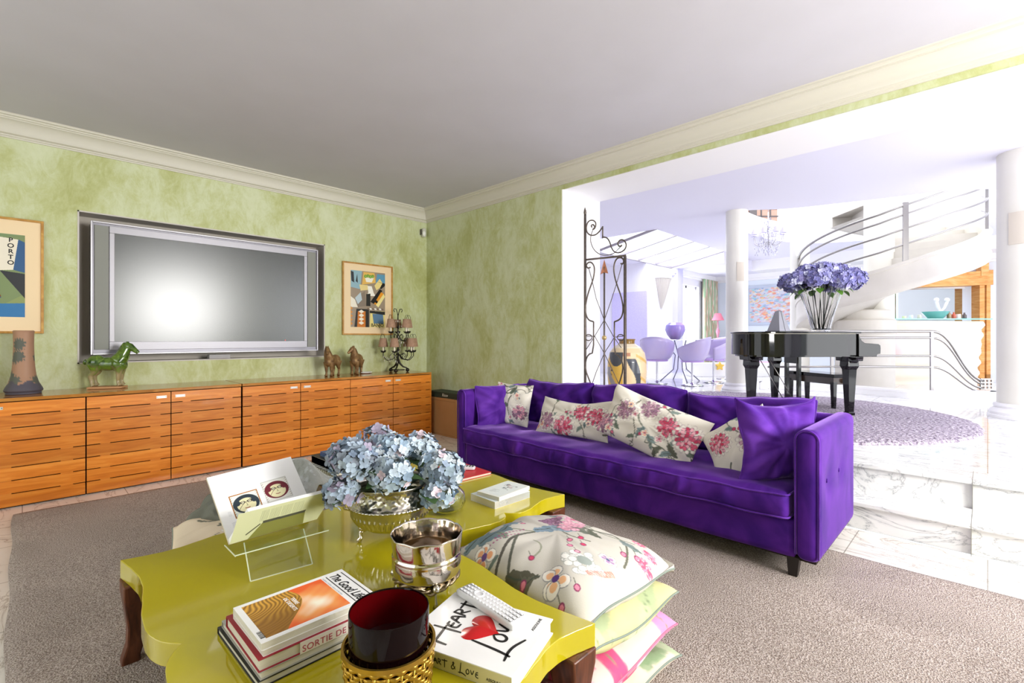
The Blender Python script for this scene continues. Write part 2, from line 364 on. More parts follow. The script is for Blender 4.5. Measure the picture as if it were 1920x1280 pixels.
# hall ceiling with the opening above the stair
hole = [(-2.95,8.45),(-2.3,8.85),(-1.3,9.15),(-.3,9.45),(.35,10.1),(.5,10.9),(.3,11.8),(-.5,12.6),(-1.4,12.9),(-2.4,12.7),(-3.1,12.0),(-3.4,11),(-3.45,9.8),(-3.3,8.9)]
def smooth_loop(p, n=5):
    out = []; N = len(p)
    for i in range(N):
        a,b,c,d = [Vector(p[(i+k-1)%N]) for k in range(4)]
        for t in [j/n for j in range(n)]:
            out.append(.5*((2*b)+(c-a)*t+(2*a-5*b+4*c-d)*t*t+(3*b-a-3*c+d)*t**3))
    return out
hl = smooth_loop(hole, 5)
def ring_plate(outer_rect, loop, z0, z1):
    """slab with a hole: bridge the loop to the rectangle by angle"""
    x0,x1,y0,y1 = outer_rect; c = sum((Vector(p) for p in loop), Vector((0,0)))/len(loop); w = MB(); n = len(loop)
    def proj(p):
        d = Vector(p)-c; s = 1e9
        if d.x > 0: s = min(s,(x1-c.x)/d.x)
        if d.x < 0: s = min(s,(x0-c.x)/d.x)
        if d.y > 0: s = min(s,(y1-c.y)/d.y)
        if d.y < 0: s = min(s,(y0-c.y)/d.y)
        return c+d*s
    o = [proj(p) for p in loop]; corners = [(x0,y0),(x1,y0),(x1,y1),(x0,y1)]
    vs = [(p.x,p.y,z0) for p in loop]+[(p.x,p.y,z0) for p in o]+[(p.x,p.y,z1) for p in loop]
    w.add(vs, [(i,(i+1)%n,n+(i+1)%n,n+i) for i in range(n)]+[(i,2*n+i,2*n+(i+1)%n,(i+1)%n) for i in range(n)])
    for k,cn in enumerate(corners):                        # fill the triangle left at each corner
        best = None
        for i in range(n):
            a,b = o[i], o[(i+1)%n]
            if abs(a.x-b.x) > 1e-6 and abs(a.y-b.y) > 1e-6:
                if (abs(a.x-cn[0])<1e-6 or abs(a.y-cn[1])<1e-6) and (abs(b.x-cn[0])<1e-6 or abs(b.y-cn[1])<1e-6): best = (a,b)
        if best: w.add([(best[0].x,best[0].y,z0),(best[1].x,best[1].y,z0),(cn[0],cn[1],z0)], [(0,1,2)])
    return w
w = ring_plate((-4.62, 4.6, 4.94, 14.899), hl, H2, H2+.42)
w.box(-7.6, -4.62, 4.89, 8.70, H2, H2+.1)
struct('ceiling_hall', w, M_lav, smooth=False)
# lower ceiling of the dining end, skylight gap between y 8.7 and 12.1
mb = MB(); mb.box(-5.999, -4.62, 12.12, 14.899, 3.14, H2+.1); mb.box(-7.6, -6.001, 8.7, 10.788, 3.16, 3.3); struct('ceiling_dining', mb, M_lav, smooth=False)
# sloping skylight between the hall ceiling and the outer wall
sk = thing('skylight', 'sloping glazed skylight with thin grey bars over the dining end', 'skylight', (-5.3,10.4,3.3))
def rel(o): return Matrix.Translation(-o.location)
mb = MB()
for k in range(5):
    y = 8.72+k*.845; mb.tube([(-4.62,y,3.44),(-6.0,y,3.17)], .03, 4)
mb.tube([(-6.0,8.7,3.17),(-6.0,12.12,3.17)], .035, 4)
obj('glazing_bar', mb, mat('grey glazing bar', '#9b959e', .5), sk, smooth=False, M=rel(sk))
mb = MB(); mb.add([(-4.62,8.7,3.455),(-4.62,12.12,3.455),(-6.0,12.12,3.185),(-6.0,8.7,3.185)], [(0,1,2,3)]); obj('pane', mb, M_pane, sk, smooth=False, M=rel(sk))
# walls of the hall
mb = MB()
mb.box(-6.3, -6.0, 10.79, 12.55, FL, H2); mb.box(-6.3, -6.0, 13.85, 15.2, FL, H2); mb.box(-6.3,-6.0,12.55,13.85, 2.78, H2)   # window bay on the left
mb.box(-7.6, -6.301, 10.79, 10.95, FL, H2)                                              # return wall facing the room
struct('wall_dining', mb, M_lav, smooth=False)
mb = MB(); mb.box(-7.75, -7.6, 4.89, 11, FL, H2+.2); struct('wall_hall_left', mb, M_white, smooth=False)
mb = MB(); mb.box(-6.3, 4.6, 14.9, 15.1, FL, H2+2.9); struct('wall_hall_far', mb, mat('pale blue plaster', '#e4ebf6', .7), smooth=False)
mb = MB(); mb.box(4.6, 4.75, 4.89, 5.4, FL, H2); mb.box(4.6,4.75,5.4,15,2.95,H2+.4); mb.box(4.6,4.75,13.2,15.1,FL,H2); struct('wall_hall_right', mb, M_white, smooth=False)
window('window_3', 5.4, 13.2, 'y', FL, 2.95, 4.66, 6)
window('window_4', 12.55, 13.85, 'y', FL, 2.78, -6.12, 2)
# cornices of the dining end
mb = MB()
for k,(a,b) in enumerate(((0,.0),(.05,.05),(.09,.11))): pass
mb.box(-6.0, -5.88, 12.12, 14.9, 3.02, 3.14); mb.box(-6.0, -5.93, 12.12, 14.9, 2.96, 3.02)
mb.box(-6.0, 4.6, 14.78, 14.9, 3.02, 3.14); mb.box(-6.0, 4.6, 14.83, 14.9, 2.96, 3.02)
struct('trim_6', mb, M_white, smooth=False)
mb = MB(); mb.box(-4.619, 4.6, 14.1, 14.9, 3.14, H2-.001); struct('beam', mb, M_white, smooth=False)
# grey lavender pilaster beside the window
mb = MB(); mb.box(-6.0, -5.86, 12.20, 12.52, FL, 3.14); struct('pilaster', mb, mat('lavender paint', '#cfcdec', .7), smooth=False)
# upper storey seen through the stair opening
mb = MB(); zz = H2+.42
mb.box(-4.6, 2.0, 14.0, 14.15, zz, 6.3); mb.box(-4.75, -4.6, 7.6, 14.15, zz, 6.3); mb.box(1.6, 1.75, 7.6, 14.15, zz, 6.3)
struct('wall_upper', mb, M_white, smooth=False)
# round columns
def column(name, x, y, r, z1, label, lined=True):
    t = MB(); t.lathe([(0,z1-FL),(r,z1-FL),(r,0)], 48)
    o = struct(name, t, mat('cream column', '#edebe4', .5, noise=1.5, col2='#e6e3da')); o.location = (x,y,FL)
    if lined:
        b = MB(); b.lathe([(r,.17),(r+.025,.165),(r+.035,.14),(r+.02,.12),(r+.05,.10),(r+.07,.07),(r+.065,.04),(r+.08,.035),(r+.08,0)], 48)
        obj('base_moulding', b, M_white, o)
    return o
c1 = column('column', -3.0, 8.42, .17, H2, '')
c2 = column('column', SC.x, SC.y, .225, 6.0, '', False)
c3 = column('column', -2.6, 10.6, .165, H2, '')
c4 = column('column', .305, 8.04, .235, H2, '')
for o,ang,z,r,w,h in ((c1,-52,2.39-FL,.172,.11,.31),(c4,-100,2.53-FL,.237,.20,.36)):
    t = MB(); a = R(ang); n = 8; da = w/r/2
    vs = []
    for k in range(n+1):
        b = a-da+2*da*k/n
        for rr,zz2 in ((r,z-h/2),(r+.008,z-h/2),(r+.008,z+h/2),(r,z+h/2)): vs.append((rr*math.cos(b), rr*math.sin(b), zz2))
    t.add(vs, [(4*k+j, 4*k+(j+1)%4, 4*k+4+(j+1)%4, 4*k+4+j) for k in range(n) for j in range(4)]+[(0,1,2,3),tuple(4*n+j for j in (3,2,1,0))])
    obj('speaker_panel', t, mat('beige grille', '#dcd3c6', .8), o)
# ------------------------------------------------------------ rugs
def carpet_mat(name, c1, c2, c3, sc=160, bs=1.0, d=.012):
    m = mat(name, c1, .95, spec=.1); N,L,b = mnode(m); tc = N['Texture Coordinate']
    n1 = N.new('ShaderNodeTexNoise'); n1.inputs['Scale'].default_value = sc; n1.inputs['Detail'].default_value = 3; L.new(tc.outputs['Object'], n1.inputs[0])
    r = N.new('ShaderNodeValToRGB'); e = r.color_ramp.elements; e[0].position=.36; e[0].color=lin(c2)+(1,); e[1].position=.64; e[1].color=lin(c3)+(1,); q=e.new(.5); q.color=lin(c1)+(1,)
    L.new(n1.outputs[0], r.inputs[0])
    n2 = N.new('ShaderNodeTexNoise'); n2.inputs['Scale'].default_value = 1.6; n2.inputs['Detail'].default_value = 5; n2.inputs['Distortion'].default_value = 1; L.new(tc.outputs['Object'], n2.inputs[0])
    mr = N.new('ShaderNodeMapRange'); mr.inputs[1].default_value=.3; mr.inputs[2].default_value=.7; mr.inputs[3].default_value=.88; mr.inputs[4].default_value=1.1; L.new(n2.outputs[0], mr.inputs[0])
    hs = N.new('ShaderNodeHueSaturation'); L.new(mr.outputs[0], hs.inputs['Value']); L.new(r.outputs[0], hs.inputs['Color']); L.new(hs.outputs[0], b.inputs['Base Color'])
    bp = N.new('ShaderNodeBump'); bp.inputs['Strength'].default_value = bs; bp.inputs['Distance'].default_value = d; L.new(n1.outputs[0], bp.inputs['Height']); L.new(bp.outputs[0], b.inputs['Normal'])
    return m
rnd = random.Random(3)
mb = MB(); mb.rbox(6.3, 3.47, .022, .01, (120,70,2), disp=lambda v,n,U: v+Vector((0,0,.004*math.sin(v.x*2.1+1)*math.sin(v.y*2.7) if U[2]>0 else 0))+Vector((.006*math.sin(v.y*9)*(abs(U[0])>.99), .006*math.sin(v.x*7)*(abs(U[1])>.99),0)))
o = obj('area_rug', mb, carpet_mat('taupe pile', '#b0a299', '#8d7e76', '#cbbfb8'), angle=0); o.location = (-5.02+3.15, -.05+1.735, .0135)
tag(o, 'large taupe cut-pile rug under the lime tables and the purple sofa', 'rug')
mb = MB(); 
mb.lathe([(0,.03),(.6,.03),(1.2,.03),(1.7,.03),(1.92,.029),(1.965,.018),(1.975,0)], 120, rib=lambda a,k,z: 1+.006*math.sin(a*41)*(k>3))
o = obj('round_rug', mb, carpet_mat('lilac shag', '#b7abb9', '#85798c', '#ddd4e0', sc=34, bs=1.0, d=.05)); o.location = (-2.0, 6.6, FL)
tag(o, 'round lilac shaggy rug under the grand piano', 'rug')
# ------------------------------------------------------------ numpy painter for printed and embroidered surfaces
class Cv:
    def __init__(s, w, h, bgc, res=300):
        s.w, s.h, s.k = w, h, res/w
        s.nx, s.ny = int(res), max(2,int(round(res*h/w)))
        s.a = np.empty((s.ny, s.nx, 3)); s.a[:] = lin(bgc)
    def _win(s, x0, x1, y0, y1):
        i0 = max(0,int(x0*s.k)-1); i1 = min(s.nx,int(x1*s.k)+2); j0 = max(0,int(y0*s.k)-1); j1 = min(s.ny,int(y1*s.k)+2)
        if i1 <= i0 or j1 <= j0: return None
        X, Y = np.meshgrid((np.arange(i0,i1)+.5)/s.k, (np.arange(j0,j1)+.5)/s.k); return (slice(j0,j1), slice(i0,i1)), X, Y
    def put(s, W, m, col, al=1):
        m = np.clip(m,0,1)[...,None]*al; s.a[W] = s.a[W]*(1-m)+np.array(lin(col))*m
    def poly(s, pts, col, al=1):
        xs = [p[0] for p in pts]; ys = [p[1] for p in pts]; q = s._win(min(xs),max(xs),min(ys),max(ys))
        if not q: return
        W,X,Y = q; ins = np.zeros(X.shape,bool); n = len(pts)
        for i in range(n):
            x0,y0 = pts[i]; x1,y1 = pts[(i+1)%n]
            if y0 == y1: continue
            c = ((Y>=min(y0,y1))&(Y<max(y0,y1))); ins ^= c & (X < x0+(Y-y0)*(x1-x0)/(y1-y0))
        s.put(W, ins.astype(float), col, al)
    def rect(s, x0,y0,x1,y1,col,al=1): s.poly([(x0,y0),(x1,y0),(x1,y1),(x0,y1)], col, al)
    def disc(s, x, y, r, col, ry=None, rot=0, al=1, wob=0, n=5, ph=0):
        ry = ry or r; mr = max(r,ry)*(1+wob); q = s._win(x-mr,x+mr,y-mr,y+mr)
        if not q: return
        W,X,Y = q; c,sn = math.cos(rot), math.sin(rot); U = ((X-x)*c+(Y-y)*sn)/r; V = (-(X-x)*sn+(Y-y)*c)/ry
        D = np.hypot(U,V); A = np.arctan2(V,U); lim = 1+wob*np.sin(n*A+ph)
        s.put(W, (lim-D)*r*s.k+.5, col, al)
    def line(s, pts, w, col, al=1, w2=None):
        for i in range(len(pts)-1):
            (x0,y0),(x1,y1) = pts[i],pts[i+1]; t0 = i/(len(pts)-1)
            ww = w if w2 is None else w+(w2-w)*t0
            q = s._win(min(x0,x1)-ww,max(x0,x1)+ww,min(y0,y1)-ww,max(y0,y1)+ww)
            if not q: continue
            W,X,Y = q; dx,dy = x1-x0,y1-y0; L2 = dx*dx+dy*dy+1e-12; T = np.clip(((X-x0)*dx+(Y-y0)*dy)/L2,0,1)
            D = np.hypot(X-x0-T*dx, Y-y0-T*dy); s.put(W, (ww/2-D)*s.k+.5, col, al)
    def sample(s, u, v):
        i = np.clip((np.asarray(u)*s.nx).astype(int),0,s.nx-1); j = np.clip((np.asarray(v)*s.ny).astype(int),0,s.ny-1); return s.a[j,i]
def bez(p0,p1,p2,p3,n=24): return [tuple((1-t)**3*np.array(p0)+3*(1-t)**2*t*np.array(p1)+3*(1-t)*t*t*np.array(p2)+t**3*np.array(p3)) for t in np.linspace(0,1,n)]
GRN = ['#6f7a6c','#7d8f90','#66685a','#8b9a92']
def leaf(cv, x, y, L, a, col):
    for k in range(9):
        t = k/8; r = L*.16*math.sin(PI*min(1,t*.9+.12))*(1+.25*(k%2)); b = a+.5*t
        cv.disc(x+L*t*math.cos(b), y+L*t*math.sin(b), r*1.15, col, wob=.2, n=4, ph=k)
    cv.line([(x+L*t*math.cos(a+.5*t), y+L*t*math.sin(a+.5*t)) for t in (0,.25,.5,.75,.95)], L*.035, '#4d554c')
def peony(cv, x, y, r, cols, rg, halo=True):
    if halo:
        for k in range(16): a = k*PI/8; cv.disc(x+r*1.12*math.cos(a), y+r*1.0*math.sin(a), r*.17, '#b7a9aa', al=.8); cv.disc(x+r*1.12*math.cos(a), y+r*1.0*math.sin(a), r*.13, '#ece7de')
    for ring,n in ((.86,13),(.62,10),(.38,7),(.15,3)):
        for k in range(n):
            a = 2*PI*k/n+ring*3+rg.uniform(-.15,.15); c = rg.choice(cols)
            px,py = x+r*ring*math.cos(a), y+r*ring*.85*math.sin(a)
            cv.disc(px, py, r*.21, '#7d5a6c', rot=a, ry=r*.16); cv.disc(px, py, r*.18, c, rot=a, ry=r*.13, wob=.12, n=3)
def blossom(cv, x, y, r, pet, cen, rg):
    for k in range(5):
        a = 2*PI*k/5+rg.random(); cv.disc(x+r*.62*math.cos(a), y+r*.62*math.sin(a), r*.46, '#8c8a8c'); cv.disc(x+r*.62*math.cos(a), y+r*.62*math.sin(a), r*.41, '#efe9df')
        cv.disc(x+r*.5*math.cos(a), y+r*.5*math.sin(a), r*.26, pet)
    cv.disc(x, y, r*.25, cen)
def floral(seed, w=.6, h=.4, res=300, basec='#e7e1d6', dens=1.0, scale=1.0):
    rg = random.Random(seed); cv = Cv(w, h, basec, res); sc = .09*scale
    for k in range(int(dens*w*h/(sc*sc)/6)+2):       # vines with tendrils and leaves
        x,y = rg.uniform(0,w), rg.uniform(0,h); a = rg.uniform(0,2*PI); L = sc*rg.uniform(2.2,4)
        p = bez((x,y),(x+L*.4*math.cos(a),y+L*.4*math.sin(a)),(x+L*.8*math.cos(a+1),y+L*.8*math.sin(a+1)),(x+L*math.cos(a+.5),y+L*math.sin(a+.5)))
        cv.line(p, sc*.13, rg.choice(('#6c6b5e','#74786c')), w2=sc*.05)
        for q in (6,12,18):
            if rg.random() < .75: leaf(cv, p[q][0], p[q][1], sc*rg.uniform(.7,1.25), a+rg.choice((-1,1))*rg.uniform(.6,1.3), rg.choice(GRN))
        q = p[-1]; cv.line(bez(q,(q[0]+sc*.5,q[1]),(q[0]+sc*.5,q[1]+sc*.5),(q[0]+.1*sc,q[1]+sc*.4)), sc*.06, '#70756a')
    n = max(2,int(dens*w*h/(sc*sc)/11))
    for k in range(n):
        x = (k+.5)/n*w+rg.uniform(-.05,.05); y = rg.uniform(.15,.85)*h
        peony(cv, x, y, sc*rg.uniform(.8,1.05), rg.choice((['#b48aa0','#9b7690','#c9a3b4','#d9b9c4'],['#d8607c','#e2879b','#c9415f','#eab0bb'],['#c694a8','#e3a3b4','#8f6d85'])), rg)
    for k in range(int(dens*w*h/(sc*sc)/5)):
        x,y = rg.uniform(0,w), rg.uniform(0,h)
        if rg.random() < .45: blossom(cv, x, y, sc*rg.uniform(.28,.42), rg.choice(('#eeb48c','#f0b9a0','#d9a3b0')), rg.choice(('#6e4f76','#c35b77')), rg)
        else:
            x2,y2 = x+rg.uniform(-.5,.5)*sc, y+rg.uniform(-.5,.5)*sc; cv.line([(x,y),(x2,y2)], sc*.05, '#6c6b5e'); cv.disc(x2,y2,sc*.15,'#8f4a66'); cv.disc(x2,y2,sc*.11,rg.choice(('#e07a94','#c04666','#e8a0b0')))
    return cv
def painted(name, cv, m, parent=None, M=None, z=0, centre=False, curl=None):
    """flat printed sheet: grid of the canvas resolution, colours on its vertices"""
    nx, ny = cv.nx, cv.ny; xs = np.linspace(0,cv.w,nx+1); ys = np.linspace(0,cv.h,ny+1); X,Y = np.meshgrid(xs,ys)
    Z = np.full(X.shape, z, float)
    if curl: Z += curl(X/cv.w, Y/cv.h)
    off = (cv.w/2, cv.h/2) if centre else (0,0)
    V = np.stack([X-off[0],Y-off[1],Z],-1).reshape(-1,3)
    i = np.arange(nx*ny); q = i//nx*(nx+1)+i%nx; F = np.stack([q,q+1,q+nx+2,q+nx+1],-1)
    me = bpy.data.meshes.new(name); me.from_pydata(V.tolist(), [], F.tolist()); me.materials.append(m); me.shade_smooth()
    a = me.color_attributes.new('Col','FLOAT_COLOR','CORNER')
    col = np.ones((nx*ny,4,4),np.float32); col[:,:,:3] = cv.a.reshape(-1,1,3); a.data.foreach_set('color', col.ravel())
    return link(name, me, parent, M)
def cushion_mesh(name, w, d, h, cv, m, seed=0, N=90, pinch=.07, wr=.006, p=2.4, q=.5, shape=None, cv2=None):
    rg = random.Random(seed); ph = [rg.uniform(0,6) for _ in range(12)]
    t = np.linspace(-1,1,N+1); t = np.sign(t)*(1-(1-np.abs(t))**1.25) if N > 20 else t; U,V = np.meshgrid(t,t)
    mid = [];
    base = np.clip((1-np.abs(U)**p)*(1-np.abs(V)**p),0,1)**q
    X = U*w/2*(1-pinch*(1-V**2)*np.abs(U)**3); Y = V*d/2*(1-pinch*(1-U**2)*np.abs(V)**3)
    ang = np.arctan2(V,U); rad = np.hypot(U,V)
    wrk = (np.sin(U*7+V*5+ph[0])+np.sin(V*11-U*4+ph[1])*.7+np.sin(ang*9+ph[2])*rad*1.3+np.sin(ang*17+ph[3])*rad**2*.9)*wr*.5
    edge = (np.sin(U*5+ph[4])*np.sin(V*4+ph[5]))*h*.08*rad**2
    out = []
    for sgn in (1,-1):
        Z = sgn*(base*h/2) + wrk*base**.6*(1 if sgn>0 else .6) + edge
        P = np.stack([X,Y,Z],-1)
        if shape: P = shape(P, U, V, sgn)
        out.append(P.reshape(-1,3))
    n = N+1; i = np.arange(N*N); a = i//N*n+i%N
    F1 = np.stack([a,a+1,a+n+1,a+n],-1); F2 = np.stack([a,a+n,a+n+1,a+1],-1)+n*n
    # weld the rims of the two faces
    rim = np.arange(n*n).reshape(n,n); remap = np.arange(2*n*n); bd = np.concatenate([rim[0],rim[-1],rim[:,0],rim[:,-1]]); remap[bd+n*n] = bd
    F = remap[np.concatenate([F1,F2])]; Vv = np.concatenate(out); Vv[bd] = (Vv[bd]+Vv[bd+n*n])/2
    me = bpy.data.meshes.new(name); me.from_pydata(Vv.tolist(), [], F.tolist()); me.materials.append(m); me.shade_smooth()
    if cv is not None:
        col = np.ones((2*n*n,4),np.float32); u = ((U+1)/2).ravel(); v = ((V+1)/2).ravel()
        col[:n*n,:3] = cv.sample(u,v); col[n*n:,:3] = (cv2 or cv).sample(1-u,v)
        at = me.color_attributes.new('Col','FLOAT_COLOR','POINT'); at.data.foreach_set('color', col.ravel())
    used = np.unique(F); 
    rimpts = [Vv[k] for k in list(rim[0])+list(rim[1:,-1])+list(rim[-1,:-1][::-1])+list(rim[1:-1,0][::-1])]
    return me, rimpts
M_fab = vmat('embroidered linen', .85, bump=(260,.25,.002))
M_print = vmat('printed paper', .35)
M_gloss = vmat('glossy print', .15, spec=.5)
def lettering(name, s, size, m, parent, loc, rot=(0,0,0), shear=0, bold=0, ex=.0004, align='LEFT', sx=1, spacing=1, M=None):
    cu = bpy.data.curves.new(name, 'FONT'); cu.body = s; cu.size = size; cu.extrude = ex; cu.shear = shear; cu.offset = bold; cu.align_x = align; cu.space_character = spacing
    t = bpy.data.objects.new('tmp', cu); C.objects.link(t); bpy.context.view_layer.update()
    me = bpy.data.meshes.new_from_object(t.evaluated_get(bpy.context.evaluated_depsgraph_get())); bpy.data.objects.remove(t)
    me.materials.clear(); me.materials.append(m); o = link(name, me, parent)
    if M is not None: o.matrix_basis = M
    else: o.location = loc; o.rotation_euler = rot; o.scale = (sx,1,1)
    return o
# ------------------------------------------------------------ wooden storage cabinets along the TV wall
M_wood = wood_mat('orange oak', '#cf7822', '#c06a18', '#da8a34', .32, scale=(2,.9,9), coat=.25)
M_wtop = wood_mat('oak top', '#b5762e', '#9c6222', '#c68b43', .18, scale=(9,.9,2), coat=.4)
M_plate = mat('brushed metal plate', '#d9d6d0', .3, metal=.7)
XF, ZT = -5.31, .84
edges = [(-.79,.3665,'oak cabinet with slatted doors, leftmost, under the earthenware vase'), (.3735,1.533,'oak cabinet with slatted doors, below the green horse'),
         (1.5485,2.692,'oak cabinet with slatted doors, below the right half of the television'), (2.696,3.832,'oak cabinet with slatted doors, rightmost, below the candelabra lamp')]
def door_mesh(w, h):
    b = MB(); n = 8; gap = .0075; sh = (h-gap*(n-1))/n
    for k in range(n):
        z = k*(sh+gap); b.box(-.018, .001, 0, w, z, z+sh)
        if k < n-1:                                        # short bridges break the slots
            for a0,a1 in ((.15,.26),(.74,.87)) : b.box(-.016, -.0005, w*a0, w*a1, z+sh, z+sh+gap)
    return b
for i,(y0,y1,lab) in enumerate(edges):
    t = thing('cabinet', lab, 'cabinet', (XF-.29,(y0+y1)/2,0), 0, 'oak cabinets along the TV wall'); o = t.location
    T = Matrix.Translation(-o)
    b = MB(); b.box(XA+.02, XF-.06, y0, y1, .03, ZT-.026); b.box(XA+.02, XF-.02, y0, y0+.002, .03, ZT-.026); b.box(XA+.02, XF-.02, y1-.002, y1, .03, ZT-.026)
    obj('body', b, M_dark if i<3 else M_dark, t, smooth=False, M=T)
    if i == 3:
        b = MB(); b.box(XA+.02, XF, y1-.001, y1+.016, .0, ZT-.02); obj('side_panel', b, M_wood, t, smooth=False, M=T)
    mid = (y0+y1)/2
    for s,(a,c) in enumerate(((y0,mid-.0025),(mid+.0025,y1))):
        d = obj('door', door_mesh(c-a-.002, ZT-.045), M_wood, t, smooth=False, M=T@Matrix.Translation((XF,a+.001,.012)))
        hx = (c-a-.002-.105) if s == 0 else .03
        g = MB(); g.box(.001,.004,hx,hx+.075,ZT-.045-.052,ZT-.045-.030); hd = obj('handle', g, M_plate, d, smooth=False)
        for q in (.006,.069): obj('screw', MB().ball((.0042,hx+q,ZT-.086), .0032, 8, 6), M_dark, hd)
    b = MB(); b.box(XF-.06, XF-.03, y0, y1, 0, .03); obj('plinth', b, M_dark, t, smooth=False, M=T)
for y0,y1,lab in ((-.79,1.536,'long oak worktop on the left pair of cabinets, under the green horse'),(1.5455,3.848,'long oak worktop on the right pair of cabinets, under the candelabra lamp')):
    b = MB(); b.box(XA+.005, XF+.003, y0, y1, ZT-.026, ZT); o = obj('worktop', b, M_wtop, smooth=False, bevel=.002); tag(o, lab, 'worktop')
# ------------------------------------------------------------ television in the recess
M_scr = mat('dark anti-glare glass', '#1c2422', .25, spec=1.0)
M_silver = mat('silver television plastic', '#98969c', .42, metal=.6)
tv = thing('television', 'big silver plasma television with a dark blank screen set in the wall recess', 'television', (XA-.02, 1.50, 1.74))
def tvbox(y0,y1,z0,z1,x0,x1): b = MB(); b.box(x0,x1,y0-1.50,y1-1.50,z0-1.74,z1-1.74); return b
w = tvbox(.447,2.548,1.150,2.372,-.13,.03)
obj('housing', w, mat('silver bezel', '#85838b', .4, metal=.6), tv, smooth=False, bevel=.006)
def framering(y0,y1,z0,z1,t,x0,x1):
    b = MB(); b.box(x0,x1,y0-1.5,y0+t-1.5,z0-1.74,z1-1.74); b.box(x0,x1,y1-t-1.5,y1-1.5,z0-1.74,z1-1.74)
    b.box(x0,x1,y0+t-1.5,y1-t-1.5,z0-1.74,z0+t-1.74); b.box(x0,x1,y0+t-1.5,y1-t-1.5,z1-t-1.74,z1-1.74); return b
obj('rim', framering(.440,2.555,1.142,2.380,.014,.02,.052), mat('satin rim','#b4b2b8',.35,metal=.7), tv, smooth=False, bevel=.003)
fr = MB(); fr.box(.03,.045,.575-1.5,2.425-1.5,2.285-1.74,2.350-1.74); fr.box(.03,.045,.575-1.5,2.425-1.5,1.185-1.74,1.262-1.74)
fr.box(.03,.045,.575-1.5,.612-1.5,1.262-1.74,2.285-1.74); fr.box(.03,.045,2.388-1.5,2.425-1.5,1.262-1.74,2.285-1.74)
obj('screen_frame', fr, M_silver, tv, smooth=False, bevel=.002)
obj('screen', tvbox(.612,2.388,1.262,2.285,.025,.038), M_scr, tv, smooth=False)
for a,c in ((.468,.570),(2.430,2.530)): obj('speaker', tvbox(a,c,1.19,2.345,.03,.043), mat('grey speaker cloth','#84857f',.6,metal=.3), tv, smooth=False, bevel=.002)
b = MB(); b.ball((.039,2.17-1.5,1.272-1.74),.003,8,6); obj('standby_light', b, mat('red led','#ff2a10',.4,emit=3), tv)
o = obj('infrared_receiver', MB().box(-.06,.03,-.1,.1,-.022,.022), mat('grey receiver plastic','#9a989a',.5), smooth=False, bevel=.003); o.location=(XA+.0,1.49,1.098); tag(o,'small grey box on the recess ledge below the television','receiver box')
# motion sensor in the corner
s = thing('motion_sensor', 'small off-white motion sensor high on the wall by the corner', 'sensor', (XA+.035,4.115,2.83))
obj('body', MB().rbox(.07,.06,.13,.02,(4,4,6)), mat('off white plastic','#c9c8bf',.5), s); obj('lens', MB().ball((.03,-.015,-.015),.028,12,8,sc=(.7,1,1.4)), mat('white lens','#e8e8e6',.3), s)
obj('bracket', MB().box(-.035,-.0,-.045,.0,-.03,.05), mat('dark bracket','#5c5a50',.6), s, smooth=False)
# ------------------------------------------------------------ framed pictures (plain abstract sheets, lettering as seen)
M_fr = wood_mat('gilded wood', '#b98538', '#a8752c', '#caa050', .35, scale=(4,4,4))
def picture(name, label, y0, y1, z0, z1, cv, words, fr=.018, mt=.10, cat='picture'):
    t = thing(name, label, cat, (XA, (y0+y1)/2, (z0+z1)/2)); w, h = y1-y0, z1-z0
    b = MB(); 
    for a in ((-w/2,-w/2+fr,-h/2,h/2),(w/2-fr,w/2,-h/2,h/2),(-w/2+fr,w/2-fr,-h/2,-h/2+fr),(-w/2+fr,w/2-fr,h/2-fr,h/2)): b.box(.001,.03,*a)
    obj('frame', b, M_fr, t, smooth=False, bevel=.002)
    obj('mount', MB().box(.002,.014,-w/2+fr,w/2-fr,-h/2+fr,h/2-fr), mat('cream mount','#ecd3ac',.7), t, smooth=False)
    M = Matrix(((0,0,1,.0155),(1,0,0,-cv.w/2),(0,1,0,-cv.h/2),(0,0,0,1)))
    p = painted('print', cv, vmat('poster print', .25), t, M)
    for (s,x,y,sz) in words: lettering('lettering', s, sz, mat('ink','#1d1a18',.6), p, (x,y,.0006), bold=.0012, align='CENTER')
    return t
rg = random.Random(11)
cv = Cv(.50, .70, '#7d8f86', 260)                                     # left sheet
P = cv.poly
P([(0,.0),(.5,0),(.5,.7),(0,.7)], '#8d9a66'); P([(0,.06),(.3,.05),(.5,.2),(.5,.7),(0,.7)], '#7f8f66'); P([(.2,.64),(.5,.7),(0,.7)], '#7b9068')
P([(.05,.1),(.36,.16),(.30,.42),(.12,.68),(.0,.6)], '#35557a'); P([(.0,.14),(.36,.17),(.27,.46),(.02,.42)], '#7d4c2a'); P([(.24,.68),(.46,.66),(.43,.40),(.35,.39)], '#e8e0cf')
P([(.35,.39),(.5,.37),(.5,.16)], '#3c3d42'); P([(.46,.66),(.5,.64),(.5,.38),(.43,.4)], '#3e5f8a'); P([(.05,.28),(.2,.46),(.3,.46),(.24,.26),(.1,.2)], '#2b2622')
P([(.12,.2),(.28,.22),(.2,.42),(.12,.42)], '#6a7c72'); P([(.1,.40),(.2,.42),(.30,.22),(.26,.215),(.18,.38),(.1,.36)], '#ece8de'); P([(.05,.5),(.18,.5),(.18,.56),(.05,.56)], '#f0eee8')
P([(0,0),(.32,0),(.32,.12),(0,.10)], '#a8763a'); P([(.33,0),(.5,0),(.5,.12),(.34,.11)], '#3f78ac'); P([(.0,0),(.14,0),(.14,.06),(0,.07)], '#e0d4c4')
picture('framed_poster', 'framed cubist poster lettered PORTO, cut by the left edge above the vase', -.60, .132, 1.337, 2.315, cv,
        [(c,.415,.635-.048*k,.05) for k,c in enumerate('PORTO')])
cv = Cv(.50,.74,'#9a8a78',260); P = cv.poly
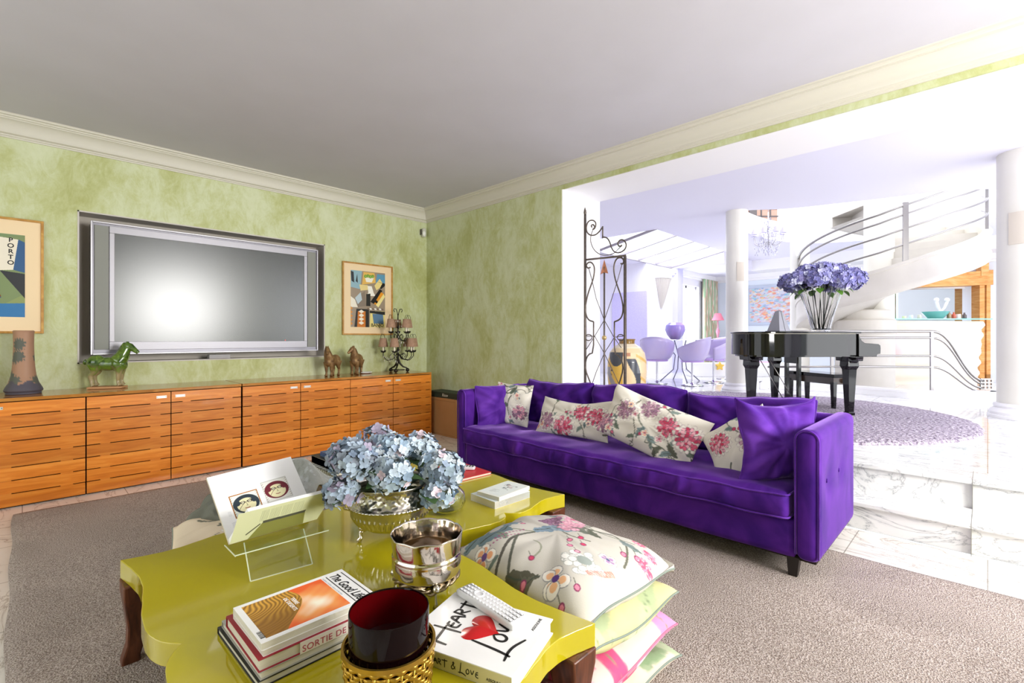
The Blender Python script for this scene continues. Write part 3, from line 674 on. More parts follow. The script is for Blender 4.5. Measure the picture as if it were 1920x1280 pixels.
P([(0,.52),(.13,.50),(.16,.74),(0,.74)], '#8fb0bd'); P([(.01,.6),(.05,.58),(.04,.72),(.0,.73)],'#2e3036'); P([(.07,.6),(.1,.58),(.09,.7)],'#2c2c2e'); P([(.16,.56),(.36,.6),(.34,.73),(.18,.73)], '#dfb35e')
P([(.20,.66),(.33,.66),(.30,.60),(.22,.60)], '#efece2')
for k in range(4): cv.disc(.21+.035*k,.675+.008*(k%2),.022,'#6f9a3e'); cv.disc(.215+.035*k,.675,.012,'#8fb45a')
P([(.36,.60),(.5,.56),(.5,.72),(.38,.72)], '#5f97b8'); P([(.37,.50),(.48,.58),(.42,.66),(.34,.56)], '#e9d58e'); P([(.36,.62),(.50,.60),(.50,.57),(.44,.52),(.42,.53),(.46,.6)], '#23201e')
P([(.14,.48),(.26,.5),(.24,.56),(.12,.56)], '#e4cf90'); P([(.22,.42),(.36,.42),(.33,.46),(.30,.55),(.24,.55),(.25,.46)], '#f2efe6')
P([(.28,.34),(.42,.52),(.46,.50),(.36,.30)], '#1f1c1a'); P([(.33,.31),(.42,.30),(.48,.46),(.44,.48)], '#e3962c'); P([(.36,.30),(.40,.27),(.50,.42),(.48,.46)], '#efe09a'); cv.disc(.37,.345,.02,'#16120f')
P([(0,.32),(.2,.48),(.22,.28),(.08,.26)], '#85776a'); P([(.06,.38),(.14,.46),(.16,.36),(.1,.3)], '#b9c9d2'); P([(.22,.28),(.28,.28),(.28,.45),(.22,.44)], '#2a2927'); P([(.0,.26),(.1,.26),(.06,.36),(.0,.4)],'#e9e2d2')
P([(.05,0),(.26,0),(.26,.24),(.08,.24)], '#2e2b29'); P([(.09,.0),(.21,.0),(.21,.21),(.10,.21)], '#c9762c')
for k in range(4): P([(.15,.03+.05*k),(.19,.055+.05*k),(.15,.08+.05*k),(.11,.055+.05*k)], '#efe6d6')
P([(.27,.0),(.5,0),(.5,.22),(.28,.22)], '#e9d98c'); P([(.33,.05),(.48,.05),(.47,.18),(.31,.18)], '#5d7d9c'); P([(.27,.19),(.5,.17),(.5,.215),(.27,.22)], '#2b2927')
for k in range(7): P([(.24+.035*k,.235),(.27+.035*k,.235),(.26+.035*k,.255),(.23+.035*k,.255)], '#efeee8' if k%2 else '#7c6656')
for k in range(5): P([(0,.02+.05*k),(.03,.045+.05*k),(0,.07+.05*k)], '#cf8a3c')
picture('framed_print', 'framed cubist print with the word BANJO, behind the candelabra lamp', 2.875, 3.605, 1.338, 2.284, cv, [('BANJO',.385,.008,.062)], mt=.1)
# ------------------------------------------------------------ things on the cabinets
# earthenware vase
def vase_cols(mbv, fn): return np.array([lin(fn(*v)) for v in mbv])
b = MB(); b.lathe([(0,.515),(.040,.515),(.060,.520),(.066,.512),(.063,.50),(.061,.40),(.064,.30),(.068,.22),(.076,.15),(.092,.09),(.112,.05),(.118,.032),(.114,.022),(.106,.016),(.110,.006),(.104,0),(0,0)], 40)
rg = random.Random(4); bl = [(rg.uniform(0,6.28), rg.uniform(.08,.48), rg.uniform(.02,.05)) for _ in range(16)]
def vc(x,y,z):
    a = math.atan2(y,x)
    if z < .095+.015*math.sin(a*5): return '#54505a'
    for ba,bz,br in bl:
        da = abs((a-ba+PI)%(2*PI)-PI)*.07
        if math.hypot(da+.008*math.sin(z*220), z-bz+.01*math.sin(a*23)) < br: return '#5b5d55'
    return '#a37e66'
b2 = MB(); prof2 = []
pr = [(.040,.515),(.060,.520),(.066,.512),(.063,.50),(.061,.40),(.064,.30),(.068,.22),(.076,.15),(.092,.09),(.112,.05),(.118,.032),(.114,.022),(.106,.016),(.110,.006),(.104,0)]
for i in range(len(pr)-1):
    m_ = max(1,int(math.dist(pr[i],pr[i+1])/.008))
    for j in range(m_): t_ = j/m_; prof2.append((pr[i][0]*(1-t_)+pr[i+1][0]*t_, pr[i][1]*(1-t_)+pr[i+1][1]*t_))
prof2 = [(0,.48),(.05,.49)]+prof2+[(.104,0),(0,0)]
b2.lathe(prof2, 90)
o = obj('earthenware_vase', b2, vmat('matt glazed clay', .5), cols=vase_cols(b2.v, vc)); o.location = (-5.645,.008,ZT); tag(o,'tall brown vase with dark leaf pattern and flared foot, left end of the cabinets','vase')
# horses: one remeshed body
def horse(name, label, loc, rz, S, m, head_turn=0, mane=True, base=None, crop_tail=True, tint=None, group=None):
    """local +x is forward; S = height at the poll"""
    t = thing(name, label, 'horse figurine', loc, rz, group); b = MB()
    def limb(pts, rr, n=12): b.tube([Vector(p)*S for p in pts], [r*S*1.28 for r in rr], n)
    def bl(c, r, sc): b.ball(Vector(c)*S, r*S*1.1, 18, 12, sc)
    bl((0,0,.50), .155, (1.75,.86,.92)); bl((.20,0,.51), .165, (.95,.86,1.05)); bl((-.21,0,.53), .165, (1.0,.92,1.0)); bl((.27,0,.47),.10,(1,1.1,1.2))
    limb([(.20,0,.56),(.29,0,.70),(.345,0,.84),(.375,0,.915)], [.135,.105,.078,.058])
    ht = head_turn; c,s = math.cos(ht), math.sin(ht)
    def hd(x,y,z): x-=.36; return (.36+x*c-y*s, x*s+y*c, z)
    limb([hd(.35,0,.93),hd(.42,0,.895),hd(.50,0,.825),hd(.565,0,.765),hd(.585,0,.742)], [.056,.064,.047,.036,.030])
    bl(hd(.415,0,.885), .062, (1,.75,1)); bl(hd(.43,.035,.91),.016,(1,1,1)); bl(hd(.43,-.035,.91),.016,(1,1,1))
    for q in (1,-1): limb([hd(.375,.03*q,.945),hd(.372,.036*q,.985),hd(.38,.036*q,1.015)], [.022,.018,.008], 8)
    if mane:
        limb([(.13,0,.64),(.215,0,.76),(.275,0,.88),(.325,0,.965),(.37,0,.972)], [.03,.04,.036,.03,.014], 8)
    for q in (1,-1):
        limb([(.235,.085*q,.47),(.245,.09*q,.36),(.235,.09*q,.255),(.235,.09*q,.235),(.228,.09*q,.12),(.24,.09*q,.055),(.262,.09*q,.012)], [.082,.055,.038,.04,.026,.031,.046])
        limb([(-.22,.09*q,.50),(-.21,.095*q,.39),(-.235,.095*q,.30),(-.285,.095*q,.235),(-.265,.095*q,.12),(-.25,.095*q,.05),(-.225,.095*q,.012)], [.11,.078,.05,.038,.027,.031,.046])
    limb([(-.36,0,.60),(-.41,0,.57),(-.43,0,.52),(-.42,0,.485)], [.03,.034,.03,.012], 8)
    o = obj('body', b, m, t, angle=0); r = o.modifiers.new('fuse','REMESH'); r.mode = 'VOXEL'; r.voxel_size = .0052*S/.40; r.use_smooth_shade = True
    sm = o.modifiers.new('soften','SMOOTH'); sm.iterations = 5; sm.factor = .5
    if base is not None:
        g = MB(); g.rbox(.66*S,.34*S,.022,.008,(8,6,2)); g2 = obj('base', g, base, t); g2.location = (0,0,-.011)
    return t
def green_glaze():
    m = mat('green lead glaze', '#2f5a18', .08, spec=.7, coat=.6); N,L,b = mnode(m); tc = N['Texture Coordinate']
    n = N.new('ShaderNodeTexNoise'); n.inputs['Scale'].default_value = 22; n.inputs['Detail'].default_value = 6; n.inputs['Distortion'].default_value = 1; L.new(tc.outputs['Object'], n.inputs[0])
    r = N.new('ShaderNodeValToRGB'); e = r.color_ramp.elements; e[0].position=.35; e[0].color=lin('#23430f')+(1,); e[1].position=.72; e[1].color=lin('#6d8a2c')+(1,)
    L.new(n.outputs[0], r.inputs[0])
    sp = N.new('ShaderNodeSeparateXYZ'); L.new(tc.outputs['Object'], sp.inputs[0]); ad = N.new('ShaderNodeMath'); ad.operation='MULTIPLY_ADD'; ad.inputs[1].default_value=.22; L.new(n.outputs[0], ad.inputs[0]); L.new(sp.outputs[2], ad.inputs[2])
    mr = N.new('ShaderNodeMapRange'); mr.inputs[1].default_value=.20; mr.inputs[2].default_value=.29; L.new(ad.outputs[0], mr.inputs[0])
    mx = N.new('ShaderNodeMix'); mx.data_type='RGBA'; mx.inputs[6].default_value = lin('#9a8a62')+(1,); L.new(mr.outputs[0], mx.inputs[0]); L.new(r.outputs[0], mx.inputs[7]); L.new(mx.outputs[2], b.inputs['Base Color']); return m
horse('horse_figurine', 'green glazed pottery horse on a flat base, left of the television', (-5.70,.545,ZT+.022), R(63), .40, green_glaze(), base=mat('bare clay','#b98a5e',.6), head_turn=0)
M_brz = mat('worn bronze', '#6b4c33', .5, metal=.35, noise=26, col2='#9a7a4e', bump=(60,.5,.004))
horse('horse_figurine', 'left brown bronze horse, head facing the room, below the recess corner', (-5.64,2.63,ZT), R(-52), .36, M_brz, head_turn=.55, mane=False, group='bronze horses on the cabinets')
h2 = horse('horse_figurine', 'right brown bronze horse with its head turned left, beside the white phone dock', (-5.67,2.96,ZT), R(-42), .36, M_brz, head_turn=-.75, mane=False, group='bronze horses on the cabinets')
# phone dock
t = thing('phone_dock', 'small white docking cradle beside the right bronze horse', 'phone dock', (-5.74,3.12,ZT), R(20))
obj('tray', MB().lathe([(0,.012),(.05,.012),(.075,.02),(.078,.012),(.05,0),(0,0)], 24, sx=1, sy=1.25), mat('white plastic','#eeeeee',.3), t); obj('handset', MB().box(-.006,.006,-.028,.028,.0,.105, Matrix.Translation((-.02,-.06,.012))@Matrix.Rotation(R(-18),4,'Y')), mat('pale plastic','#b9c3b4',.3), t, smooth=False, bevel=.003)
obj('display', MB().box(.006,.008,-.024,.024,.075,.1, Matrix.Translation((-.02,-.06,.012))@Matrix.Rotation(R(-18),4,'Y')), mat('dark display','#2c2a2a',.3), t, smooth=False)
# candelabra lamp
t = thing('candelabra_lamp', 'wrought iron candelabra lamp with small beige shades and crystal drops', 'table lamp', (-5.645,3.545,ZT))
M_ib = mat('black iron', '#2c2822', .45, metal=.6)
b = MB()
for k in range(3):
    a = R(90+120*k-15); d = Vector((math.cos(a),math.sin(a),0)); b.tube([Vector((0,0,.17)),d*.03+Vector((0,0,.11)),d*.07+Vector((0,0,.07)),d*.115+Vector((0,0,.055)),d*.135+Vector((0,0,.04))], [.016,.014,.011,.009,.008], 8)
    b.ball(d*.13+Vector((0,0,.026)), .026, 12, 8)
b.tube([(0.09*math.cos(q),.09*math.sin(q),.03) for q in np.linspace(0,2*PI,25)[:-1]], .004, 6, closed=True)
obj('base', b, M_ib, t)
b = MB(); b.tube([(0,0,.15),(0,0,.3),(0,0,.5),(0,0,.78)], [.014,.010,.009,.006], 8)
for z in (.30,.45,.60): b.ball((0,0,z), .020, 10, 8)
for q in (1,-1):
    b.tube([(0,0,.74),(0,q*.012,.80),(0,q*.03,.845),(0,q*.058,.848),(0,q*.066,.825),(0,q*.052,.805)], .0055, 6)
obj('stem', b, M_ib, t)
M_shd = mat('beige silk shade', '#b08d77', .8, noise=40, col2='#a07d66'); M_can = mat('ivory candle tube', '#efe6cf', .5)
shade = None
def arm(a, r, z):
    global shade
    d = Vector((math.cos(a),math.sin(a),0)); u = Vector((0,0,1)); b = MB()
    b.tube([u*(z-.02), d*r*.35+u*(z-.10), d*r*.75+u*(z-.115), d*r+u*(z-.06), d*r+u*z], .0055, 6)
    b.tube([d*r*.2+u*(z-.05), d*r*.4+u*(z-.02), d*r*.55+u*(z-.05), d*r*.45+u*(z-.08)], .004, 6)
    b.tube([d*(r-.016)+u*z, d*(r-.016)+u*(z+.05), d*(r-.02)+u*(z+.12), d*(r-.02)+u*(z+.19), d*(r-.01)+u*(z+.225), d*(r+.02)+u*(z+.235), d*(r+.035)+u*(z+.20), d*(r+.03)+u*(z+.12)], .003, 6)
    for k in range(7):
        q = k*2*PI/7; b.tube([d*r+u*(z-.004), d*r+Vector((math.cos(q)*.025,math.sin(q)*.025,z+.002)), d*r+Vector((math.cos(q)*.036,math.sin(q)*.036,z+.02))], [.010,.009,.003], 6)
    ar = obj('arm', b, M_ib, t)
    b = MB(); b.lathe([(0,.07),(.012,.07),(.012,0),(0,0)], 12, loc=d*r+u*(z+.005)); obj('candle_tube', b, M_can, ar)
    if shade is None:
        b = MB(); b.lathe([(.062,0),(.062,.002),(.043,.115),(.0405,.115),(.0595,0)], 16, rib=lambda a,k,z: 1+.03*math.sin(8*a)); b.add([],[])
        shade = obj('lamp_shade', b, M_shd, ar, angle=0, M=Matrix.Translation(d*r+u*(z+.065)))
    else: s_ = shade.copy(); C.objects.link(s_); s_.parent = ar; s_.matrix_basis = Matrix.Translation(d*r+u*(z+.065))
for a in (-75,20,70,150): arm(R(a), .135, .53)
for a in (-100,-45,25,62,110): arm(R(a), .205, .275)
b = MB(); rg = random.Random(8)
for k in range(90):
    a = rg.uniform(0,6.28); r = rg.choice((.03,.05,.10,.14,.2)); z = rg.uniform(.16,.72) if r < .11 else rg.choice((.20,.42,.16,.38))+rg.uniform(-.03,.03)
    c = Vector((r*math.cos(a), r*math.sin(a), z)); h = rg.uniform(.010,.022)
    b.add([c+Vector((0,0,h)), c+Vector((.006,0,0)), c+Vector((0,.006,0)), c+Vector((-.006,0,0)), c+Vector((0,-.006,0)), c-Vector((0,0,h))], [(0,1,2),(0,2,3),(0,3,4),(0,4,1),(5,2,1),(5,3,2),(5,4,3),(5,1,4)])
cr = obj('crystal_drop', b, mat('crystal', '#f4f4ee', .05, metal=.5), t, smooth=False); cr['kind'] = 'stuff'
# cardboard carton with a dark green lid box on it, between cabinet and sofa
t = thing('cardboard_box', 'brown cardboard carton standing on the floor between cabinets and sofa', 'box', (-4.99,4.04,0))
M_card = mat('brown cardboard', '#b08252', .8, noise=3, col2='#a67848')
b = MB(); b.box(-.49,.12,-.125,.12,0,.50); o = obj('carton', b, M_card, t, smooth=False, bevel=.004); 
b = MB(); b.box(.121,.32,-.10,.12,0,.40); obj('side_carton', b, mat('paler cardboard','#c79a68',.8), t, smooth=False)
b = MB()
for k in range(26): b.box(-.47+.022*k,-.462+.022*k,-.1262,-.1255,.462,.468); b.box(-.47+.022*k,-.462+.022*k,-.1262,-.1255,.02,.026)
obj('punched_holes', b, mat('hole brown','#5c3c20',.8), t, smooth=False)
t2 = thing('green_box', 'flat dark green box lying on the cardboard carton', 'box', (-5.12,4.04,.502))
obj('lid', MB().box(-.37,.38,-.12,.12,0,.075), mat('dark green card','#28352a',.6), t2, smooth=False, bevel=.004)
lettering('lettering', 'Ricov', .055, mat('pale print','#d9dccf',.6), t2, (-.05,-.1215,.02), (R(90),0,0), shear=.2)
# ------------------------------------------------------------ purple velvet sofa
def velvet(name, c1, c2, tint, sheen=1.0):
    m = mat(name, c1, .75, spec=.15, sheen=sheen, sheen_tint=tint); N,L,b = mnode(m); tc = N['Texture Coordinate']
    b.inputs['Sheen Roughness'].default_value = .28
    n = N.new('ShaderNodeTexNoise'); n.inputs['Scale'].default_value = 3.2; n.inputs['Detail'].default_value = 5; n.inputs['Distortion'].default_value = 1.5; L.new(tc.outputs['Object'], n.inputs[0])
    r = N.new('ShaderNodeValToRGB'); e = r.color_ramp.elements; e[0].position=.33; e[0].color=lin(c1)+(1,); e[1].position=.68; e[1].color=lin(c2)+(1,); L.new(n.outputs[0], r.inputs[0]); L.new(r.outputs[0], b.inputs['Base Color'])
    n2 = N.new('ShaderNodeTexNoise'); n2.inputs['Scale'].default_value = 320; L.new(tc.outputs['Object'], n2.inputs[0])
    bp = N.new('ShaderNodeBump'); bp.inputs['Strength'].default_value=.25; bp.inputs['Distance'].default_value=.002; L.new(n2.outputs[0], bp.inputs['Height']); L.new(bp.outputs[0], b.inputs['Normal']); return m
M_vel = velvet('purple velvet', '#33106a', '#55228c', '#b088dc')
M_vel2 = velvet('bright purple velvet', '#44197e', '#6a38a6', '#bb98e4')
sx0, sx1, sy0, sy1, sb, st = -3.555, -.615, 2.865, 3.80, .125, .815
sofa = thing('sofa', 'long low purple velvet sofa with tuxedo arms on tapered dark feet', 'sofa', ((sx0+sx1)/2,(sy0+sy1)/2,0)); so = sofa.location.copy(); TS = Matrix.Translation(-so)
def sb_(name, x0,x1,y0,y1,z0,z1,r,n,m=M_vel,disp=None,ang=0):
    return obj(name, MB().rbox(x1-x0,y1-y0,z1-z0,r,n,disp), m, sofa, angle=ang, M=TS@Matrix.Translation(((x0+x1)/2,(y0+y1)/2,(z0+z1)/2)))
sb_('base', sx0+.11, sx1-.11, sy0+.01, sy1-.02, sb, .33, .02, (60,8,6), disp=lambda v,n,U: v+Vector((0,-.004*math.sin(v.x*9)*(U[1]<0),0)))
aw = .115
def armdisp(v,n,U):
    q = .012*math.exp(-((v.y-.05)**2+(v.z-.05)**2)/.006)+.012*math.exp(-((v.y+.25)**2+(v.z-.05)**2)/.006)
    return v - Vector((math.copysign(1,U[0])*q*(abs(U[0])>.9),0,0))
for x0 in (sx0, sx1-aw):
    a = sb_('arm', x0, x0+aw, sy0, sy1, sb, st, .045, (10,36,30), disp=armdisp)
    pts = []; r_ = .045; w2, h2_ = aw/2, (st-sb)/2
    for q in np.linspace(0,PI,17): pts.append((w2*math.cos(q)*.96, -(sy1-sy0)/2+.012, h2_-w2+ w2*math.sin(q)*.98))
    pts = [(w2*.93,-(sy1-sy0)/2+.012,-h2_+.03)]+pts+[(-w2*.93,-(sy1-sy0)/2+.012,-h2_+.03)]
    obj('piping', MB().tube(pts, .0055, 6), M_vel2, a, angle=0)
    for yy in (-.25,.05):
        obj('tuft_button', MB().ball(((w2-.010)*(1 if x0>-2 else -1),yy,.05),.012,10,6,sc=(.5,1,1)), M_vel, a, angle=0)
sb_('back', sx0+.05, sx1-.05, sy1-.125, sy1, sb, .80, .045, (60,6,20))
rg = random.Random(6); wp = [(rg.uniform(-1.3,1.3), rg.uniform(.02,.07), rg.uniform(-.020,.020)) for _ in range(40)]
def seatdisp(v,n,U):
    t = max(0,U[2]); top = .012*(1-U[0]**8)*(1-U[1]**6)*(U[2]>.5)
    wr = 0
    for x,s,a in wp: wr += a*math.exp(-((v.x-x-.25*v.z)/s)**2)
    d = Vector((0, -abs(wr)*.9*(U[1]<-.9)*(1-U[2]**2) - .010*(U[1]<-.9)*(1-U[2]**2), top + .007*math.sin(v.x*23+v.y*9)*math.sin(v.y*14+v.x*3)*(U[2]>.9)*(1-U[1]**4)))
    for tx in (-.9,-.3,.3,.9):
        d.z -= .028*math.exp(-((v.x-tx)**2+(v.y-.0)**2)/.012)*(U[2]>.9)
    d.z += -.014*math.sin(v.x*1.9+1.2)*(U[2]>.5)*.5
    return v+d
cx0, cx1 = sx0+.12, sx1-.14
seat = sb_('seat_cushion', cx0, cx1, sy0-.025, sy1-.2, .325, .475, .035, (220,50,12), disp=seatdisp)
def pipe_loop(w,d,z,r,wob=.004):
    pts = []
    for (cx_,cy_,a0) in ((w/2-r,d/2-r,0),(-w/2+r,d/2-r,90),(-w/2+r,-d/2+r,180),(w/2-r,-d/2+r,270)):
        for k in range(5): a = R(a0+90*k/4); pts.append((cx_+r*math.cos(a), cy_+r*math.sin(a), z))
    out = []
    for i in range(len(pts)):
        a,b_ = Vector(pts[i]), Vector(pts[(i+1)%len(pts)]); m_ = max(1,int((b_-a).length/.04))
        for j in range(m_): p = a.lerp(b_,j/m_); p.z += wob*math.sin(p.x*17+p.y*5)-.006*math.sin(p.x*1.9+1.2)*(z>0); out.append(p)
    return out
W_, D_ = cx1-cx0, sy1-.2-sy0+.025
for z in (.058,-.060): obj('piping', MB().tube(pipe_loop(W_+.006,D_+.012,z,.03), .005, 6, closed=True), M_vel2, seat, angle=0)
for x in (sx0+.09, sx1-.13):
    for y in (sy0+.05, sy1-.09):
        b = MB(); vs = [(-.018,-.018,0),(.018,-.018,0),(.018,.018,0),(-.018,.018,0),(-.028,-.026,.13),(.034,-.026,.13),(.034,.026,.13),(-.028,.026,.13)]
        b.add([Vector(p)+Vector((x,y,0))-so for p in vs], [(0,3,2,1),(4,5,6,7),(0,1,5,4),(1,2,6,5),(2,3,7,6),(3,0,4,7)]); obj('leg', b, mat('dark wenge', '#1c1614', .4) if x<-3 and y<3 else bpy.data.materials['dark wenge'], sofa, smooth=False)
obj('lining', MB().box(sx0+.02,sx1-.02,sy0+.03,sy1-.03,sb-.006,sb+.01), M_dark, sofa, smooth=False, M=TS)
# back cushions (loose, top edges slouching)
def backshape(seed, sag):
    ph = random.Random(seed).uniform(0,6)
    def f(P,U,V,s):
        P = P.copy(); P[...,1] += sag*(np.sin(U*2.3+ph)*.5-.3*U**2)*(V>0)*V + .003*np.sin(U*11+ph)*np.clip(V,0,1)
        P[...,2] += .010*np.sin(U*9+V*3+ph)*(1-V**2)+.010*np.sin(U*12+V*6+ph)*np.clip(V-.45,0,1)*(1-U**2)
        return P
    return f
for k,(x0,x1,z1,lean,lab) in enumerate(((-3.30,-2.53,.885,0,'purple velvet back cushion of the sofa, left one behind the first floral pillow'),
        (-2.50,-1.66,.905,0,'purple velvet back cushion in the middle of the sofa'),(-1.63,-.80,.890,0,'purple velvet back cushion, right one, behind the upright purple pillow'))):
    h = z1-.46; me, rim = cushion_mesh('back_cushion', x1-x0+.02, h, .20, None, M_vel, seed=k, N=56, pinch=.02, wr=.010, p=5, q=.42, shape=backshape(k,.035))
    M = frame(((x0+x1)/2, 3.585, .46+h/2), (1,0,0), (0,.10,1)); o = link('back_cushion', me, None, M); tag(o, lab, 'cushion', 'back cushions of the purple sofa')
    obj('piping', MB().tube(rim, .005, 6, closed=True), M_vel2, o, angle=0)
me, rim = cushion_mesh('bolster_pillow', .50, .42, .16, None, M_vel2, seed=9, N=50, wr=.018, pinch=.05)
o = link('throw_pillow', me, None, frame((-3.345,3.22,.635), (.25,.97,0), (-.15,.05,1))); tag(o,'creased purple velvet pillow against the left arm of the sofa','pillow'); obj('piping', MB().tube(rim, .005, 6, closed=True), M_vel2, o, angle=0)
# upright purple pillow at the right end
def earshape(P,U,V,s):
    P = P.copy(); k = np.abs(U)**6*np.abs(V)**6; P[...,0] += np.sign(U)*k*.015; P[...,1] += np.sign(V)*k*.03; P[...,2] += .022*np.sin(U*8+V*2)*np.clip(V,0,1)+.012*np.sin(V*5+U*9)*(U>0)*U; return P
me, rim = cushion_mesh('purple_pillow', .48, .46, .17, None, M_vel2, seed=12, N=80, wr=.014, pinch=.11, shape=earshape)
o = link('throw_pillow', me, None, frame((-.875,3.10,.69), (.62,.78,0), (-.02,.12,1))); tag(o,'big shiny purple velvet pillow with pointed corners standing by the right sofa arm','pillow')
b = MB(); N_=24
obj('piping', MB().tube(rim, .004, 6, closed=True), M_vel2, o, angle=0)
# floral pillows on the sofa
def pillow(label, c, xdir, ydir, w, d, h, seed, group=None, name='throw_pillow', sc=1.0, res=260, basec='#e4ded3', N=120, **k):
    cv = floral(seed, w, d, res, basec, scale=sc, dens=1.5); me, rim = cushion_mesh(name, w, d, h, cv, M_fab, seed=seed, N=N, **k)
    o = link(name, me, None, frame(c, xdir, ydir)); tag(o, label, 'pillow', group); return o, rim
G = 'floral pillows on the sofa'
pillow('square floral pillow, leftmost of the flowered ones on the sofa', (-3.235,3.29,.665), (.99,.10,-.02), (.0,.22,1), .43, .40, .13, 21, G)
pillow('long slumped floral pillow, second from the left on the sofa', (-2.46,3.23,.635), (1,.03,.02), (.05,.45,1), .74, .34, .13, 22, G, shape=lambda P,U,V,s: P-np.stack([0*U,.035*(1-U**2)*(V>0)*V,0*U],-1)*1.0)
pillow('large long floral pillow tilting to the right, third from the left on the sofa', (-1.73,3.17,.66), (.965,-.06,-.26), (.16,.42,.9), .80, .40, .15, 29, G, wr=.010)
pillow('floral pillow half hidden behind the upright purple pillow', (-1.10,3.17,.625), (.80,.05,.52), (-.45,.35,.85), .46, .36, .13, 24, G)
# ------------------------------------------------------------ lime lacquer tables
def wave(u):
    u = min(u,1-u); K = [(0,0),(.04,-.010),(.08,-.02),(.14,-.030),(.20,-.027),(.27,-.010),(.34,.008),(.40,.012),(.44,.006),(.475,-.014),(.5,-.050)]
    for (a,x),(b,y) in zip(K,K[1:]):
        if u <= b+1e-9: t = (u-a)/(b-a); return x+(y-x)*(t if b>.47 else t*t*(3-2*t)*.4+t*.6)
    return 0
def lime_mat():
    m = mat('lime lacquer', '#b3a414', .10, coat=.6, noise=1.5, col2='#bbad1c'); return m
M_lime = lime_mat(); M_leg = wood_mat('walnut leg', '#5a2f1b', '#41200f', '#74422a', .35, scale=(14,14,1.5))
TZ = .42; TT = .072
def lime_table(name, label, cx_, cy_, w, d, rz):
    t = thing(name, label, 'coffee table', (cx_,cy_,0), rz, 'pair of lime coffee tables'); pts = []; n = 60
    for (ax,ay,bx,by,ox,oy) in ((-w/2,-d/2,w/2,-d/2,0,-1),(w/2,-d/2,w/2,d/2,1,0),(w/2,d/2,-w/2,d/2,0,1),(-w/2,d/2,-w/2,-d/2,-1,0)):
        for k in range(n):
            u = k/n; q = wave(u); pts.append((ax+(bx-ax)*u+ox*q, ay+(by-ay)*u+oy*q))
    obj('tabletop', MB().prism(pts, TZ-TT, TZ), M_lime, t, bevel=.0025, angle=30)
    for sx in (-1,1):
        for sy in (-1,1):
            d_ = Vector((sx,sy,0)).normalized(); c = Vector((sx*(w/2-.01),sy*(d/2-.01),0)); b = MB(); sec = []
            for z,off,hw in ((TZ-TT,-.055,.058),(.30,-.052,.054),(.24,-.05,.044),(.17,-.048,.034),(.10,-.04,.028),(.05,-.025,.028),(0,-.02,.032)):
                o_ = c+d_*off*1.15; o_.z = z; sec.append((o_,hw))
            for i,(o_,hw) in enumerate(sec): b.v += [tuple(o_+Vector((hw*px_,hw*py_,0))) for px_,py_ in ((-1,-1),(1,-1),(1,1),(-1,1))]
            for i in range(len(sec)-1): b.f += [(i*4+k,i*4+4+k,i*4+4+(k+1)%4,i*4+(k+1)%4) for k in range(4)]
            b.f += [(0,1,2,3),tuple(len(sec)*4-1-k for k in range(4))]
            obj('leg', b, M_leg, t, bevel=.006, angle=50)
    return t
lime_table('coffee_table', 'lime lacquer coffee table with scalloped edge nearest the camera, carrying magazines and candle', -1.655, .757, 1.585, .97, 0)
lime_table('coffee_table', 'second lime lacquer scalloped table, farther one next to the sofa, carrying the white paperbacks', -2.475, 1.682, 1.585, .88, R(1.5))
